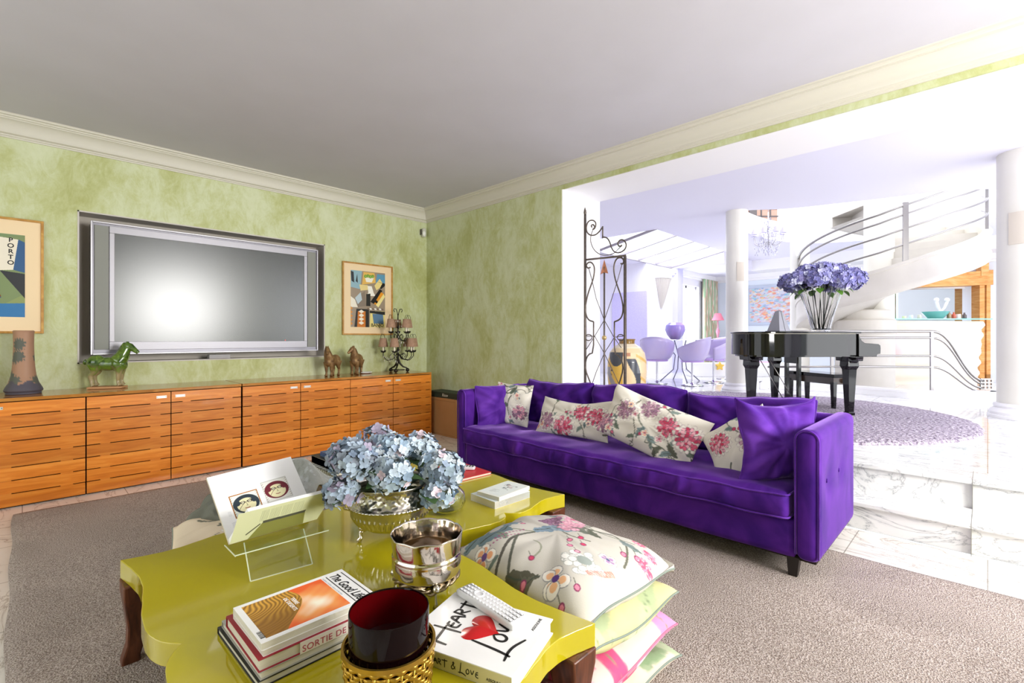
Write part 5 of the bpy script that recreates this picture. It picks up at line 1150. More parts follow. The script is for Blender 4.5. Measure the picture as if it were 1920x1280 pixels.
def planter_rib(a,k,z):
    r = prof[k][0]
    if k > len(prof)*.62 and z < .235: return 1
    if .045 < z < .125 and r > .05: return 1+.085*(abs(math.sin(a*22))-.5)*math.sin(PI*(z-.045)/.08)
    if .150 <= z <= .162: return 1+.012*(math.sin(a*60)>0)
    if .165 < z < .235: return 1+.013*math.sin(a*14+math.sin(z*120))*math.sin(z*160)+.006*math.sin(a*37)*math.cos(z*230)
    return 1
b = MB(); b.lathe(prof, 360, rib=planter_rib); obj('bowl', b, M_silv, pl, angle=0)
for k in range(3):
    a = R(-104+120*k); d = Vector((math.cos(a),math.sin(a),0)); b = MB()
    b.ball(d*.118+Vector((0,0,.062)), .024, 12, 8, sc=(1,1,.8)); b.tube([d*.118+Vector((0,0,.06)),d*.133+Vector((0,0,.04)),d*.130+Vector((0,0,.02)),d*.142+Vector((0,0,.006))],[.014,.008,.007,.013],10); obj('foot', b, M_silv2, pl, angle=0)
for q in (1,-1):
    a = R(45+ (0 if q>0 else 180)); d = Vector((math.cos(a),math.sin(a),0)); w = Vector((-d.y,d.x,0)); pts = [d*.172+Vector((0,0,.17))+w*.0, d*.205+Vector((0,0,.19)), d*.215+Vector((0,0,.16)), d*.205+Vector((0,0,.12)), d*.172+Vector((0,0,.115))]
    obj('handle', MB().tube(pts,.007,8), M_silv2, pl, angle=0)
obj('moss', MB().lathe([(0,.185),(.10,.18),(.149,.178)], 24), mat('dark moss','#20301a',.9), pl)
# small silver bowl on a twisted-rim stand
bc = Vector((-1.372,.975,TZ)); bw = thing('silver_bowl', 'scalloped silver bowl on a twig stand, in front of the hydrangeas', 'bowl', bc)
pts = dens([(0,.040),(.05,.042),(.09,.058),(.112,.085),(.117,.115),(.117,.135),(.1155,.139),(.1175,.142),(.117,.146),(.113,.150),(.118,.185),(.121,.212),(.119,.214),(.114,.190),(.109,.155),(.110,.12),(.104,.09),(.08,.065),(0,.055)], .005)
P_ = pts
def scal(a,k,z): return 1+.013*abs(math.sin(a*5))*max(0,(z-.15)/.06)
b = MB(); b.lathe(pts, 160, rib=scal)
b.v = [(x,y,z+(.004*abs(math.cos(math.atan2(y,x)*5))*max(0,(z-.18)/.03) if z>.18 else 0)) for x,y,z in b.v]
obj('bowl_body', b, M_silv2, bw, angle=0)
obj('amber_glaze', MB().lathe([(0,.0565),(.05,.0585),(.08,.068),(.0995,.088)],40), mat('brown inner glaze','#7d6138',.08,metal=.6), bw)
b = MB(); N_=90
for ph in (0,PI): b.tube([((.104+.006*math.cos(9*a+ph))*math.cos(a),(.104+.006*math.cos(9*a+ph))*math.sin(a),.055+.018*abs(math.sin(1.5*a+.7))+.006*math.sin(9*a+ph)) for a in np.linspace(0,2*PI,N_+1)[:-1]], .006, 6, closed=True)
obj('twig_ring', b, mat('aged silver','#8f8068',.3,metal=1,bump=(80,.6,.004)), bw, angle=0)
for k in range(3):
    a = R(-140+120*k)+R(40)*0; d = Vector((math.cos(a),math.sin(a),0)); b = MB(); b.ball(d*.115+Vector((0,0,.07)),.013,10,8); b.tube([d*.115+Vector((0,0,.07)),d*.105+Vector((0,0,.045)),d*.112+Vector((0,0,.022)),d*.104+Vector((0,0,.004))],[.006,.004,.005,.009],8); obj('foot', b, M_silv, bw, angle=0)
# candle glass in a woven brass basket
cc = Vector((-1.062,.642,TZ)); cd = thing('candle_holder', 'dark red glass candle cup in a woven brass basket, at the front of the table', 'candle holder', cc)
M_brass = mat('gilded wicker','#b8923c',.28,metal=.9)
b = MB(); rows, cols = 9, 44
for r_ in range(rows):
    z = .012+.0125*r_; pts = []
    for k in range(cols*4):
        a = 2*PI*k/(cols*4); off = .003*math.cos(a*cols/2*1.0+PI*r_); rr = .100+.0012*r_+off; pts.append((rr*math.cos(a),rr*math.sin(a),z))
    b.tube(pts,.0026,6,closed=True,flat=2.3)
obj('weave', b, M_brass, cd, angle=0)
b = MB()
for k in range(22): a = 2*PI*k/22; b.tube([(.099*math.cos(a),.099*math.sin(a),0),(.110*math.cos(a),.110*math.sin(a),.122)],.0035,5)
obj('stake', b, M_brass, cd, angle=0)['kind']='stuff'
obj('band', MB().lathe([(.108,.116),(.114,.117),(.114,.128),(.108,.128)],60), M_brass, cd)
gm = mat('oxblood glass', '#0d0304', .05, spec=.25)
gi_ = mat('oxblood glass inside', '#4a0306', .08, spec=.5)
b = MB(); b.lathe([(0,.004),(.085,.004),(.094,.012),(.0965,.03),(.0975,.205),(.0970,.2085),(.0945,.2085),(.0935,.205)],80); obj('glass_cup', b, gm, cd, angle=40)
b = MB(); b.lathe([(.0935,.205),(.0925,.03),(.088,.016),(0,.014)],80); obj('inner_glass', b, gi_, cd, angle=40)
obj('wax', MB().lathe([(0,.118),(.091,.117)],60), mat('dark red wax','#2c0406',.3), cd); obj('wick', MB().tube([(0,0,.117),(.002,0,.13)],.0012,6), M_blk, cd)
# clear ribbed glass vase behind the planter
gv = thing('glass_vase', 'clear ribbed glass gourd vase between the hydrangeas and the paperbacks', 'vase', (-1.945,1.505,TZ))
pr = dens([(0,.006),(.045,.003),(.075,.02),(.092,.055),(.088,.095),(.060,.125),(.046,.14),(.055,.165),(.075,.195),(.078,.225),(.060,.255),(.048,.27),(.045,.268),(.057,.252),(.074,.222),(.071,.197),(.052,.168),(.042,.14),(.057,.12),(.084,.092),(.087,.057),(.071,.025),(.045,.009),(0,.011)],.008)
obj('body', MB().lathe(pr,96,rib=lambda a,k,z:1+.025*abs(math.sin(a*7))), M_glass, gv, angle=0)
# ------------------------------------------------------------ hydrangeas
def bloom_mesh(name, R_, n, cols, seed, fs=.020, m=None, squash=.85, down=-.45):
    rg = random.Random(seed); vs, fc, cl = [], [], []
    for k in range(n):
        z = 1-(1-down)*(k+.5)/n; th = k*2.39996; r = math.sqrt(max(0,1-z*z)); nrm_ = Vector((r*math.cos(th), r*math.sin(th), z))
        c = Vector((nrm_.x*R_, nrm_.y*R_, nrm_.z*R_*squash))*rg.uniform(.86,1.06); nrm_ = (nrm_+Vector((rg.uniform(-.45,.45),rg.uniform(-.45,.45),rg.uniform(-.45,.45)))).normalized()
        u = nrm_.orthogonal().normalized(); u.rotate(Matrix.Rotation(rg.uniform(0,6.28),3,nrm_)); w = nrm_.cross(u); col = np.array(lin(rg.choice(cols)))*rg.uniform(.72,1.14); s = fs*rg.uniform(.8,1.25)  # brightness spread per floret imitates highlights and shaded gaps
        for q in range(4):
            a = q*PI/2; e = u*math.cos(a)+w*math.sin(a); f = -u*math.sin(a)+w*math.cos(a); cup = rg.uniform(.0,.55); i0 = len(vs)
            vs += [c+nrm_*.0, c+e*s*.55+f*s*.52+nrm_*s*cup*.3, c+e*s*1.0+f*s*.34+nrm_*s*cup*.75, c+e*s*1.1+nrm_*s*cup, c+e*s*1.0-f*s*.34+nrm_*s*cup*.75, c+e*s*.55-f*s*.52+nrm_*s*cup*.3, c+e*s*.6-nrm_*s*.05]
            fc += [(i0,i0+1,i0+6),(i0+6,i0+1,i0+2),(i0+6,i0+2,i0+3),(i0+6,i0+3,i0+4),(i0+6,i0+4,i0+5),(i0,i0+6,i0+5)]
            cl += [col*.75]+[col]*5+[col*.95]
    b = MB(); b.v = vs; b.f = fc; return b, np.clip(np.array(cl),0,1)
M_pet = vmat('petals', .7); M_lf = mat('hydrangea leaf','#2f4a24',.5,noise=12,col2='#41602f')
def leaf_mesh(b, p, d, L, W, up=Vector((0,0,1))):
    d = d.normalized(); w = d.cross(up).normalized(); n = w.cross(d); vs = []
    for i in range(7):
        t = i/6; hw = W*math.sin(PI*min(1,t*.95+.03))**.8; c = p+d*L*t+n*(-L*.35*t*t); vs += [c-w*hw+n*hw*.25, c, c+w*hw+n*hw*.25]
    b.add(vs, [(3*i+k,3*i+k+1,3*i+k+4,3*i+k+3) for i in range(6) for k in (0,1)])
blues = ['#98aec4','#b0c4d4','#c4d3de','#a6b7ce','#d0dce4','#94a4b4','#bccad8','#b9c9dc','#cdd6dc','#d9c6d0']
heads = [(660,862,1.95,.098,'leftmost head, hanging over the open book'),(640,925,1.93,.072,'lowest head on the left, drooping beside the book'),(706,828,2.22,.085,'highest head at the back'),
         (695,868,2.05,.080,'head at the centre left, above the bowl rim'),(737,842,2.16,.085,'head in the middle at the top'),(733,890,1.97,.088,'front head spilling over the bowl rim'),
         (785,842,2.24,.090,'head at the upper right'),(828,882,2.12,.103,'biggest head at the right edge'),(822,925,2.06,.075,'lowest head on the right, above the glass vase')]
for i,(px_,py_,dd,rr,lab) in enumerate(heads):
    p = at_d(px_,py_,dd); rr *= .95; t = thing('hydrangea', 'blue artificial hydrangea in the silver planter, '+lab, 'flower', p, 0, 'blue hydrangeas in the silver planter')
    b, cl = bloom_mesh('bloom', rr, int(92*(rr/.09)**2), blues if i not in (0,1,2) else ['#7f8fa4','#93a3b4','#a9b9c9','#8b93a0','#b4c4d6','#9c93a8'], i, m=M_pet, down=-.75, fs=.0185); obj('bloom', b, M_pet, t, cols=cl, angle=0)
    base = Vector((pc.x,pc.y,.60))-p; b = MB(); b.tube([Vector((0,0,-rr*.4)), base*.5+Vector((0,0,.02)), base+Vector((base.x*-.2,base.y*-.2,0))], .004, 6); obj('stem', b, M_lf, t, angle=0)
    b = MB()
    for k in range(3):
        a = k*2.1+i; leaf_mesh(b, base*.25, Vector((math.cos(a),math.sin(a),.35)), .13, .042)
    obj('leaf', b, M_lf, t, angle=0)
# ------------------------------------------------------------ iron gate leaf folded open in the opening
gt = thing('iron_gate', 'scrolled wrought iron gate leaf with a copper arrow, standing open by the white reveal', 'gate', (-3.33,4.60,FL)); go = Vector((-3.33,4.60,FL))
def gp(px,py): p = at_y(px,py,4.60)-go; return p
def gt_tube(name, pts, r, n=6, m=M_iron, parent=gt, smooth=2):
    P = [gp(*p) for p in pts]
    for _ in range(smooth):
        Q = [P[0]]
        for a,b_ in zip(P,P[1:]): Q += [a*.75+b_*.25, a*.25+b_*.75]
        P = Q+[P[-1]]
    return obj(name, MB().tube(P, r, n), m, parent, angle=0)
gt_tube('post', [(1097,394),(1097,860)], .016, 4, smooth=0); gt_tube('post', [(1172,478),(1172,860)], .017, 4, smooth=0)
gt_tube('rail', [(1097,487),(1174,479)], .014, 4, smooth=0); gt_tube('rail', [(1097,835),(1172,850)], .014, 4, smooth=0)
gt_tube('scroll', [(1110,426),(1108,423),(1112,420),(1116,426),(1110,431),(1116,428),(1118,418),(1112,412),(1103,414),(1099,425),(1100,435),(1106,441),(1116,441),(1124,434),(1130,425)], .0085)
gt_tube('scroll', [(1129,446),(1132,444),(1139,446),(1144,455),(1146,464),(1152,473),(1162,474),(1172,468),(1175,458),(1170,450),(1163,449),(1158,455),(1160,462),(1166,461),(1165,459)], .0085)
gt_tube('scroll', [(1130,424),(1130,446)], .009, smooth=0)
gt_tube('wire', [(1113,428),(1108,440),(1107,453),(1113,468),(1124,477),(1136,479),(1150,476),(1158,468),(1165,461)], .005)
gt_tube('scroll', [(1107,501),(1102,503),(1099,498),(1102,492),(1109,491),(1115,500),(1114,516),(1110,530),(1103,548),(1098,570),(1098,588),(1103,600),(1113,603)], .009)
gt_tube('scroll', [(1164,494),(1168,495),(1170,488),(1165,482),(1156,484),(1151,496),(1151,512),(1156,532),(1165,556),(1169,578),(1166,594),(1160,600),(1152,603)], .009)
gt_tube('scroll', [(1113,603),(1113,661),(1103,664),(1098,676),(1098,694),(1104,710),(1110,725),(1113,760)], .009, smooth=1)
gt_tube('scroll', [(1152,603),(1152,663),(1160,666),(1167,678),(1168,694),(1163,712),(1158,728),(1154,765)], .009, smooth=1)
gt_tube('arrow_shaft', [(1133,500),(1133,860)], .010, 8, smooth=0)
gt_tube('wire', [(1104,503),(1110,525),(1118,560),(1133,600),(1150,630),(1165,652)], .0045, smooth=0); gt_tube('wire', [(1166,496),(1158,525),(1147,560),(1133,600),(1115,630),(1099,655)], .0045, smooth=0)
gt_tube('wire', [(1100,630),(1115,630),(1133,662),(1150,697),(1165,730)], .0045, smooth=0); gt_tube('wire', [(1168,630),(1152,632),(1133,662),(1118,697),(1105,735)], .0045, smooth=0)
for cx_ in (1104,1164): gt_tube('scroll', [(cx_-7,632),(cx_-4,627),(cx_+3,627),(cx_+7,632),(cx_+3,638),(cx_-4,638),(cx_-7,632)], .006)
p = gp(1133,486); b = MB(); h_ = .165; b.add([p, p+Vector((.052,0,-h_)), p+Vector((0,.012,-h_*.9)), p+Vector((-.052,0,-h_)), p+Vector((0,-.012,-h_*.9))],[(0,2,1),(0,3,2),(0,1,4),(0,4,3),(1,2,3,4)])
obj('arrowhead', b, mat('copper','#b5795a',.4,metal=.6), gt, smooth=False)
obj('ball', MB().ball(gp(1133,633),.028,16,12), mat('old gold','#b9a070',.4,metal=.6), gt)
b = MB(); q = gp(1097,394); b.lathe([(0,.04),(.012,.0),(.02,-.03),(.012,-.05)],8,loc=q); obj('finial', b, M_iron, gt)
# ------------------------------------------------------------ painted floor jar behind the gate
pj = [(0,0),(.15,0),(.165,.01),(.20,.12),(.235,.30),(.25,.48),(.245,.62),(.22,.73),(.17,.80),(.115,.835),(.098,.85),(.098,.88),(.11,.90),(.105,.905),(.085,.90),(.085,.86)]
pts = dens(pj,.006); b = MB(); b.lathe(pts, 200)
def jarcol(x,y,z):
    a = math.atan2(y,x)-R(-62); a = (a+PI)%(2*PI)-PI
    if z > .845: return '#8a6a3a'
    if z > .79: return '#e9dcc0'
    if a < -.15 and z < .74 and a > -1.9:
        if abs(a+.75-.35*math.sin(z*9))<.20 and z<.55: return '#9c948c'
        for k in range(3):
            if abs(a+.78+.08*k)<.07 and 0 < (z-.50+.055*k) < .035-abs(a+.78+.08*k)*.4: return '#2e2a26'
        if z > .66+.1*math.sin(a*3): return '#474a4e'
        return '#d9ae4a' if (z-.2*a)%.9 > .14 else '#e6cf9a'
    u = a-(.42+.25*math.sin((z-.15)*7.5))
    if abs(u) < .20+.06*math.sin(z*13) and .10 < z < .66: return '#4b4f58'
    if abs(a-.02)<.24 and .69<z<.735: return '#b98468'
    if z < .26-.1*a and a > -.2 and a < 1.1 and z>.12: return '#c9963a'
    if a > .55 and (z+.12*a)%.25 < .04: return '#d9b26a'
    return '#e3c9a0' if a > -.15 and a < 1.6 else '#d8c29a'
cols = np.array([lin(jarcol(*v)) for v in b.v]); o = obj('floor_jar', b, vmat('painted ceramic',.2,coat=.4), cols=cols); o.location=(-3.30,5.45,FL); tag(o,'big cream, gold and black painted ceramic jar on the floor behind the iron gate','jar')
# ------------------------------------------------------------ grand piano: local x along the keyboard, y towards the tail
kx = Vector((-.776,.630,0)); ty = Vector((-.63,-.777,0)); Cn = Vector((-1.12,6.59,FL)); Mp = Cn+kx*.65
Pm = Matrix(((kx.x,ty.x,0,Mp.x),(kx.y,ty.y,0,Mp.y),(0,0,1,FL),(0,0,0,1)))
pn = thing('grand_piano', 'glossy black baby grand piano with closed lid on the round lilac rug', 'piano', M=Pm)
def outline(g=0, y0=-.02):
    P = [(-.74-g,y0)]
    P += bez((-.74-g,y0+.2),(-.74-g,.6),(-.74-g,.85),(-.70-g,1.02),8)
    P += bez((-.70-g,1.02),(-.62,1.24+g),(-.22,1.26+g),(-.10,1.05+g*.6),12)[1:]
    P += bez((-.10,1.05+g*.6),(.02,.72),(.25+g,.62),(.48+g,.50),10)[1:]
    P += bez((.48+g,.50),(.66+g,.40),(.74+g,.30),(.74+g,.14),8)[1:]
    P += [(.74+g,y0)]; return P
obj('case', MB().prism(outline(0), .725,.965), M_black, pn, angle=30)
obj('bottom_rim', MB().prism([(x*.97,y*.97) for x,y in outline(-.02)], .705,.728), M_black, pn, angle=30)
obj('lid', MB().prism(outline(.022,-.05), .968,.988), M_black, pn, angle=30, bevel=.004)
obj('lid_edge', MB().prism(outline(.0,.0), .962,.970), mat('dull brass','#8f8a7c',.3,metal=.7), pn, angle=30)
for s in (-1,1):
    x0,x1 = (-.76,-.66) if s<0 else (.66,.76); pr_ = [(-.02,.71),(-.02,.965),(-.03,.93),(-.06,.885),(-.10,.86),(-.26,.85),(-.285,.835),(-.29,.80),(-.285,.74),(-.25,.735),(-.24,.71)]
    Mx = Matrix(((0,0,1,0),(1,0,0,0),(0,1,0,0),(0,0,0,1))); obj('cheek', MB().prism(pr_, x0, x1, Mx), M_black, pn, angle=30, bevel=.003)
obj('key_bed', MB().box(-.70,.70,-.27,-.0,.71,.745), M_black, pn, smooth=False); obj('fallboard', MB().box(-.66,.66,-.04,-.02,.745,.965), M_black, pn, smooth=False)
obj('keys', MB().box(-.61,.61,-.20,-.05,.745,.765), mat('ivory keys','#efece4',.3), pn, smooth=False)
for (x,y,rot,w_) in ((-.65,.0,0,.062),(.65,.0,0,.062),(-.33,.98,0,.062)):
    b = MB(); sec = [(.708,w_*1.5),(.66,w_*1.45),(.655,w_*1.0),(.60,w_*1.05),(.56,w_*.80),(.08,w_*.50),(.075,w_*.62),(.045,w_*.62),(.04,w_*.3),(.025,w_*.3)]
    for z,hw in sec: b.v += [(x+hw*a,y+hw*c,z) for a,c in ((-1,-1),(1,-1),(1,1),(-1,1))]
    n_ = len(sec); b.f = [(i*4+k,i*4+4+k,i*4+4+(k+1)%4,i*4+(k+1)%4) for i in range(n_-1) for k in range(4)]+[(3,2,1,0)]
    for q in (-1,1):                                       # curved brackets beside the leg head
        pr2 = [(0,.70),(.15,.70),(.14,.68),(.085,.665),(.06,.63),(.045,.58),(0,.56)]
        Mq = Matrix(((q,0,0,x),(0,0,1,y),(0,1,0,0),(0,0,0,1))); b.prism(pr2,-w_*.7,w_*.7,Mq)
    lg = obj('leg', b, M_black, pn, smooth=False, bevel=.002)
    obj('caster', MB().lathe([(0,.0),(.022,.0),(.026,.02),(.022,.042),(0,.042)],16,loc=(x,y,0)), M_brass, lg)
b = MB(); b.box(-.15,.15,.16,.27,.08,.14); b.box(-.13,-.09,.19,.23,.14,.70); b.box(.09,.13,.19,.23,.14,.70); b.box(-.12,.12,.18,.24,.60,.71); obj('lyre', b, M_black, pn, smooth=False, bevel=.003)
for q in (-.07,0,.07): obj('pedal', MB().rbox(.028,.13,.012,.005,(4,6,2),c=(q,.10,.085)), M_brass, pn)
for q in (-.10,.10): obj('lyre_rod', MB().tube([(q,.25,.11),(q,.62,.70)],.006,6), M_steel, pn, angle=0)
# metronome and glass vase of blue flowers on the lid
mt_ = at_d(1460,628,5.72); t = thing('metronome', 'grey pyramid metronome standing on the piano lid', 'metronome', (mt_.x,mt_.y,FL+.988), YAW+R(20))
b = MB(); b.add([(-.09,-.09,0),(.09,-.09,0),(.09,.09,0),(-.09,.09,0),(-.028,-.028,.245),(.028,-.028,.245),(.028,.028,.245),(-.028,.028,.245),(0,0,.262)],[(0,3,2,1),(0,1,5,4),(1,2,6,5),(2,3,7,6),(3,0,4,7),(4,5,8),(5,6,8),(6,7,8),(7,4,8)])
obj('body', b, mat('grey lacquer','#8d8d96',.2,coat=.5), t, smooth=False, bevel=.003); obj('base', MB().box(-.10,.10,-.10,.10,0,.012), M_black, t, smooth=False)
obj('seam', MB().tube([(.003,-.0905,.005),(.002,-.030,.245)],.0015,4), M_blk, t, smooth=False)
vz = at_d(1539,622,5.75); vz.z = FL+.988
gv2 = thing('tall_glass_vase', 'tall fluted flaring clear glass vase on the piano lid', 'vase', vz)
pr = dens([(0,.0),(.082,.0),(.09,.012),(.13,.20),(.19,.42),(.235,.565),(.231,.565),(.186,.42),(.126,.20),(.085,.03),(0,.025)],.02)
obj('body', MB().lathe(pr,96,rib=lambda a,k,z:1+.06*abs(math.sin(a*8))), mat('bright glass','#ffffff',.02,trans=1,ior=1.25), gv2, angle=0)
rg = random.Random(77); pur = ['#8f8ecb','#a5a4da','#7c7bb4','#bdbde6','#9a94c8','#d4d6ee']; fl0 = None
fpos = []
for k in range(15):
    if k < 9: a = 2*PI*k/9; fpos.append((.32*math.cos(a),.32*math.sin(a),.60+rg.uniform(-.03,.03)))
    elif k < 14: a = 2*PI*k/5+.3; fpos.append((.17*math.cos(a),.17*math.sin(a),.69))
    else: fpos.append((0,0,.72))
tongues = ('at the outer left','on the left','low at the front','at the front','low at right front','at the outer right','back right','at the back','back left','inner left','inner front left','inner front','inner right','inner back','topmost in the middle')
M_stp = mat('pale stem','#b9c2ae',.5)
for k,(x,y,z) in enumerate(fpos):
    p = Vector((x,y,z)); t = thing('purple_hydrangea', 'lavender blue hydrangea head in the tall glass vase on the piano, '+tongues[k], 'flower', vz+p, 0, 'lavender hydrangeas in the tall glass vase')
    if fl0 is None:
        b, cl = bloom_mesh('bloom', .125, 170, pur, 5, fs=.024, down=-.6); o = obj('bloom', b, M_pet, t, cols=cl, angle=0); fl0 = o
    else: c = fl0.copy(); C.objects.link(c); c.parent = t; c.matrix_basis = Matrix.Rotation(k*1.7,4,'Z')@Matrix.Rotation(.3,4,'X')
    b = MB(); e = Vector((-x*.82+.02*math.sin(k*3),-y*.82+.02*math.cos(k*3),.03-z)); b.tube([(0,0,-.05), Vector((-x*.35,-y*.35,-.16)), e], .0045, 6); obj('stem', b, M_stp, t, angle=0)
    b = MB(); leaf_mesh(b, Vector((-x*.25,-y*.25,-.10)), Vector((x+.01,y,-.12)), .10,.04); obj('leaf', b, mat('fresh leaf','#5d8a34',.5) if k==0 else bpy.data.materials['fresh leaf'], t, angle=0)
# piano bench
bp_ = Vector((0,0,0)); c = at_d(1563,770,6.08); c.z = FL
cam_r = Vector((_c,_s,0)); cam_f = Vector((-_s,_c,0)); bx = (cam_r*(-.14)+cam_f*.70).normalized(); by = Vector((-bx.y,bx.x,0))*-1
Mb = Matrix(((bx.x,by.x,0,c.x),(bx.y,by.y,0,c.y),(0,0,1,FL),(0,0,0,1)))
bn = thing('piano_bench', 'black piano bench tucked behind the grand piano', 'bench', M=Mb)
obj('seat', MB().box(-.03,.74,-.03,.30,.415,.46), M_black, bn, smooth=False, bevel=.006); obj('apron', MB().box(-.015,.725,-.015,.285,.33,.415), mat('dark brown lacquer','#3c2f26',.15,coat=.6), bn, smooth=False)
for x in (0,.71):
    for y in (0,.27):
        b = MB(); b.v = [(x-.018,y-.018,0),(x+.018,y-.018,0),(x+.018,y+.018,0),(x-.018,y+.018,0),(x-.026,y-.026,.36),(x+.026,y-.026,.36),(x+.026,y+.026,.36),(x-.026,y+.026,.36)]
        b.f = [(0,3,2,1),(4,5,6,7),(0,1,5,4),(1,2,6,5),(2,3,7,6),(3,0,4,7)]; obj('leg', b, M_black, bn, smooth=False)
obj('height_knob', MB().lathe([(0,.03),(.028,.03),(.032,.015),(.028,0),(0,0)],12,M=Matrix.Translation((-.03,.14,.375))@Matrix.Rotation(R(-90),4,'Y')), M_blk, bn)
# ------------------------------------------------------------ spiral staircase
st_ = thing('spiral_staircase', 'white plaster spiral staircase curling up around a column', 'staircase', (SC.x,SC.y,0)); PH0 = math.atan2(-SC.y,-SC.x)
def ztop(f): return 2.375+.70*f/90 if f>0 else 2.375+.48*f/90
def rad(f): return 1.26+.17*min(1,max(0,(f+100)/150))
M_str = mat('white stucco','#d3cec6',.6,noise=3,col2='#cbc6be')
def helix(f0,f1,n,fn):
    out = []
    for i in range(n+1): f = f0+(f1-f0)*i/n; a = PH0+R(f); out.append((f,Vector((math.cos(a),math.sin(a),0))))
    return out
b = MB(); S = helix(-105,215,120,None); vs = []
for f,d in S:
    r = rad(f); zt = ztop(f); th = .46
    for rr,z in ((r-.09,zt-th),(r+.0,zt-th+.0),(r+.012,zt-th+.05),(r+.012,zt-th+.10),(r,zt-th+.12),(r,zt-.06),(r+.015,zt-.05),(r+.015,zt),(r-.10,zt),(r-.10,zt-.02)): vs.append(d*rr+Vector((0,0,z)))
P_ = 10; n_ = len(S); b.add(vs, [(i*P_+k,(i+1)*P_+k,(i+1)*P_+(k+1)%P_,i*P_+(k+1)%P_) for i in range(n_-1) for k in range(P_)]+[tuple(range(P_)),tuple((n_-1)*P_+P_-1-k for k in range(P_))])
obj('stringer', b, M_str, st_, angle=35)
b = MB(); vs = []
for f,d in S: vs += [d*.22+Vector((0,0,ztop(f)-.46)), d*(rad(f)-.05)+Vector((0,0,ztop(f)-.455))]
b.add(vs, [(2*i,2*i+1,2*i+3,2*i+2) for i in range(n_-1)]); obj('soffit', b, M_str, st_, angle=0)
for k in range(19):
    f = -95+16.3*k; a0,a1 = PH0+R(f),PH0+R(f+17.3); z = ztop(f+8)-.16; b = MB(); ring = []
    for j in range(4):
        a = a0+(a1-a0)*j/3; ring.append((math.cos(a),math.sin(a)))
    r = rad(f)-.09; P2 = [(x*.21,y*.21) for x,y in ring]+[(x*r,y*r) for x,y in ring[::-1]]; b.prism(P2, z-.04, z); b.prism([(x*.995,y*.995) for x,y in P2[:0]] or [(ring[0][0]*.21,ring[0][1]*.21),(ring[0][0]*r,ring[0][1]*r),(ring[0][0]*r+ring[0][1]*-.02,ring[0][1]*r+ring[0][0]*.02),(ring[0][0]*.21-ring[0][1]*.02,ring[0][1]*.21+ring[0][0]*.02)], z-.20, z-.04)
    obj('tread', b, M_str, st_, smooth=False)
for k,off in enumerate((.26,.50,.72,.86)):
    pts = [d*(rad(f)-.045)+Vector((0,0,ztop(f)+off)) for f,d in helix(-88,100,70,None)]; obj('rail', MB().tube(pts,.018 if k<3 else .022,6), M_steel, st_, angle=0)
for f in (-80,14,88):
    a = PH0+R(f); d = Vector((math.cos(a),math.sin(a),0)); r = rad(f)-.045; obj('baluster', MB().box(-.02,.02,-.035,.035,ztop(f)-.05,ztop(f)+.90, Matrix.Translation(d*r)@Matrix.Rotation(a,4,'Z')), M_steel, st_, smooth=False)
b = MB(); dc = Vector((-.19,-.18,0)); b.lathe([(0,1.62),(.44,1.62),(.46,1.60),(.46,1.38),(.44,1.36),(.44,FL),(0,FL)],64,loc=dc); b.lathe([(0,1.79),(.37,1.79),(.39,1.77),(.39,1.62)],64,loc=dc); obj('drum', b, M_str, st_, angle=30)
# ------------------------------------------------------------ curved curb and railing around the stairwell
cpx = [(1440,728),(1481,730.5),(1540,734),(1603,738),(1660,743),(1712,747.5),(1779,749.7),(1830,749.5),(1866,748.5)]
cp = [at_z(x,y,FL) for x,y in cpx]; cp = smooth_loop([(p.x,p.y) for p in cp],6)[:-6]; cp = [Vector((p.x,p.y,0)) for p in cp]
b = MB(); vs = []
for i,p in enumerate(cp):
    t = (cp[min(i+1,len(cp)-1)]-cp[max(i-1,0)]).normalized(); nn = Vector((-t.y,t.x,0))
    for o_,z in ((0,FL),(0,FL+.085),(-.012,FL+.09),(-.012,FL+.12),(.24,FL+.12),(.24,FL)): vs.append(p+nn*o_+Vector((0,0,z)))
b.add(vs, [(i*6+k,(i+1)*6+k,(i+1)*6+(k+1)%6,i*6+(k+1)%6) for i in range(len(cp)-1) for k in range(6)]+[tuple((len(cp)-1)*6+k for k in range(6)),(5,4,3,2,1,0)])
struct('trim_7', b, M_white, angle=30)
rl = thing('stairwell_railing', 'low grey steel railing with swooping rods on the white curb beyond the piano', 'railing', (-.62,9.95,FL))
Dr = 7.38
def rp_(x,y): return at_d(x,y,Dr)-Vector(rl.location)
for k,(ya,yb,ye) in enumerate(((621,621,714),(633,633,720),(667,667,727),(687,688,734))):
    pts = [(1440,ya+.5),(1600,ya),(1747,yb)]
    sw = bez((1747,yb),(1790,yb),(1800,ye-12),(1842,ye),16)[1:] if k < 2 else bez((1747,yb),(1785,yb),(1806,ye-2),(1842,ye),16)[1:]
    obj('rail', MB().tube([rp_(*p) for p in pts+sw], .016 if k else .020, 6), M_steel, rl, angle=0)
for x in (1747,1560): obj('post', MB().box(-.022,.022,-.012,.012,.12,1.03, Matrix.Translation(rp_(x,640)*1.0-Vector((0,0,rp_(x,640).z)))@Matrix.Rotation(YAW,4,'Z')), M_steel, rl, smooth=False)
b = MB(); p = rp_(1850,722); p.z = 0; Mq = Matrix.Translation(p)@Matrix.Rotation(YAW,4,'Z')
for i in range(4): b.box(-.10+.057*i,-.10+.057*i+.022,-.01,.01,.125,.30,Mq)
for j in range(4): b.box(-.10,.095,-.012,.012,.125+.051*j,.125+.051*j+.02,Mq)
obj('anchor_plate', b, M_steel, rl, smooth=False)
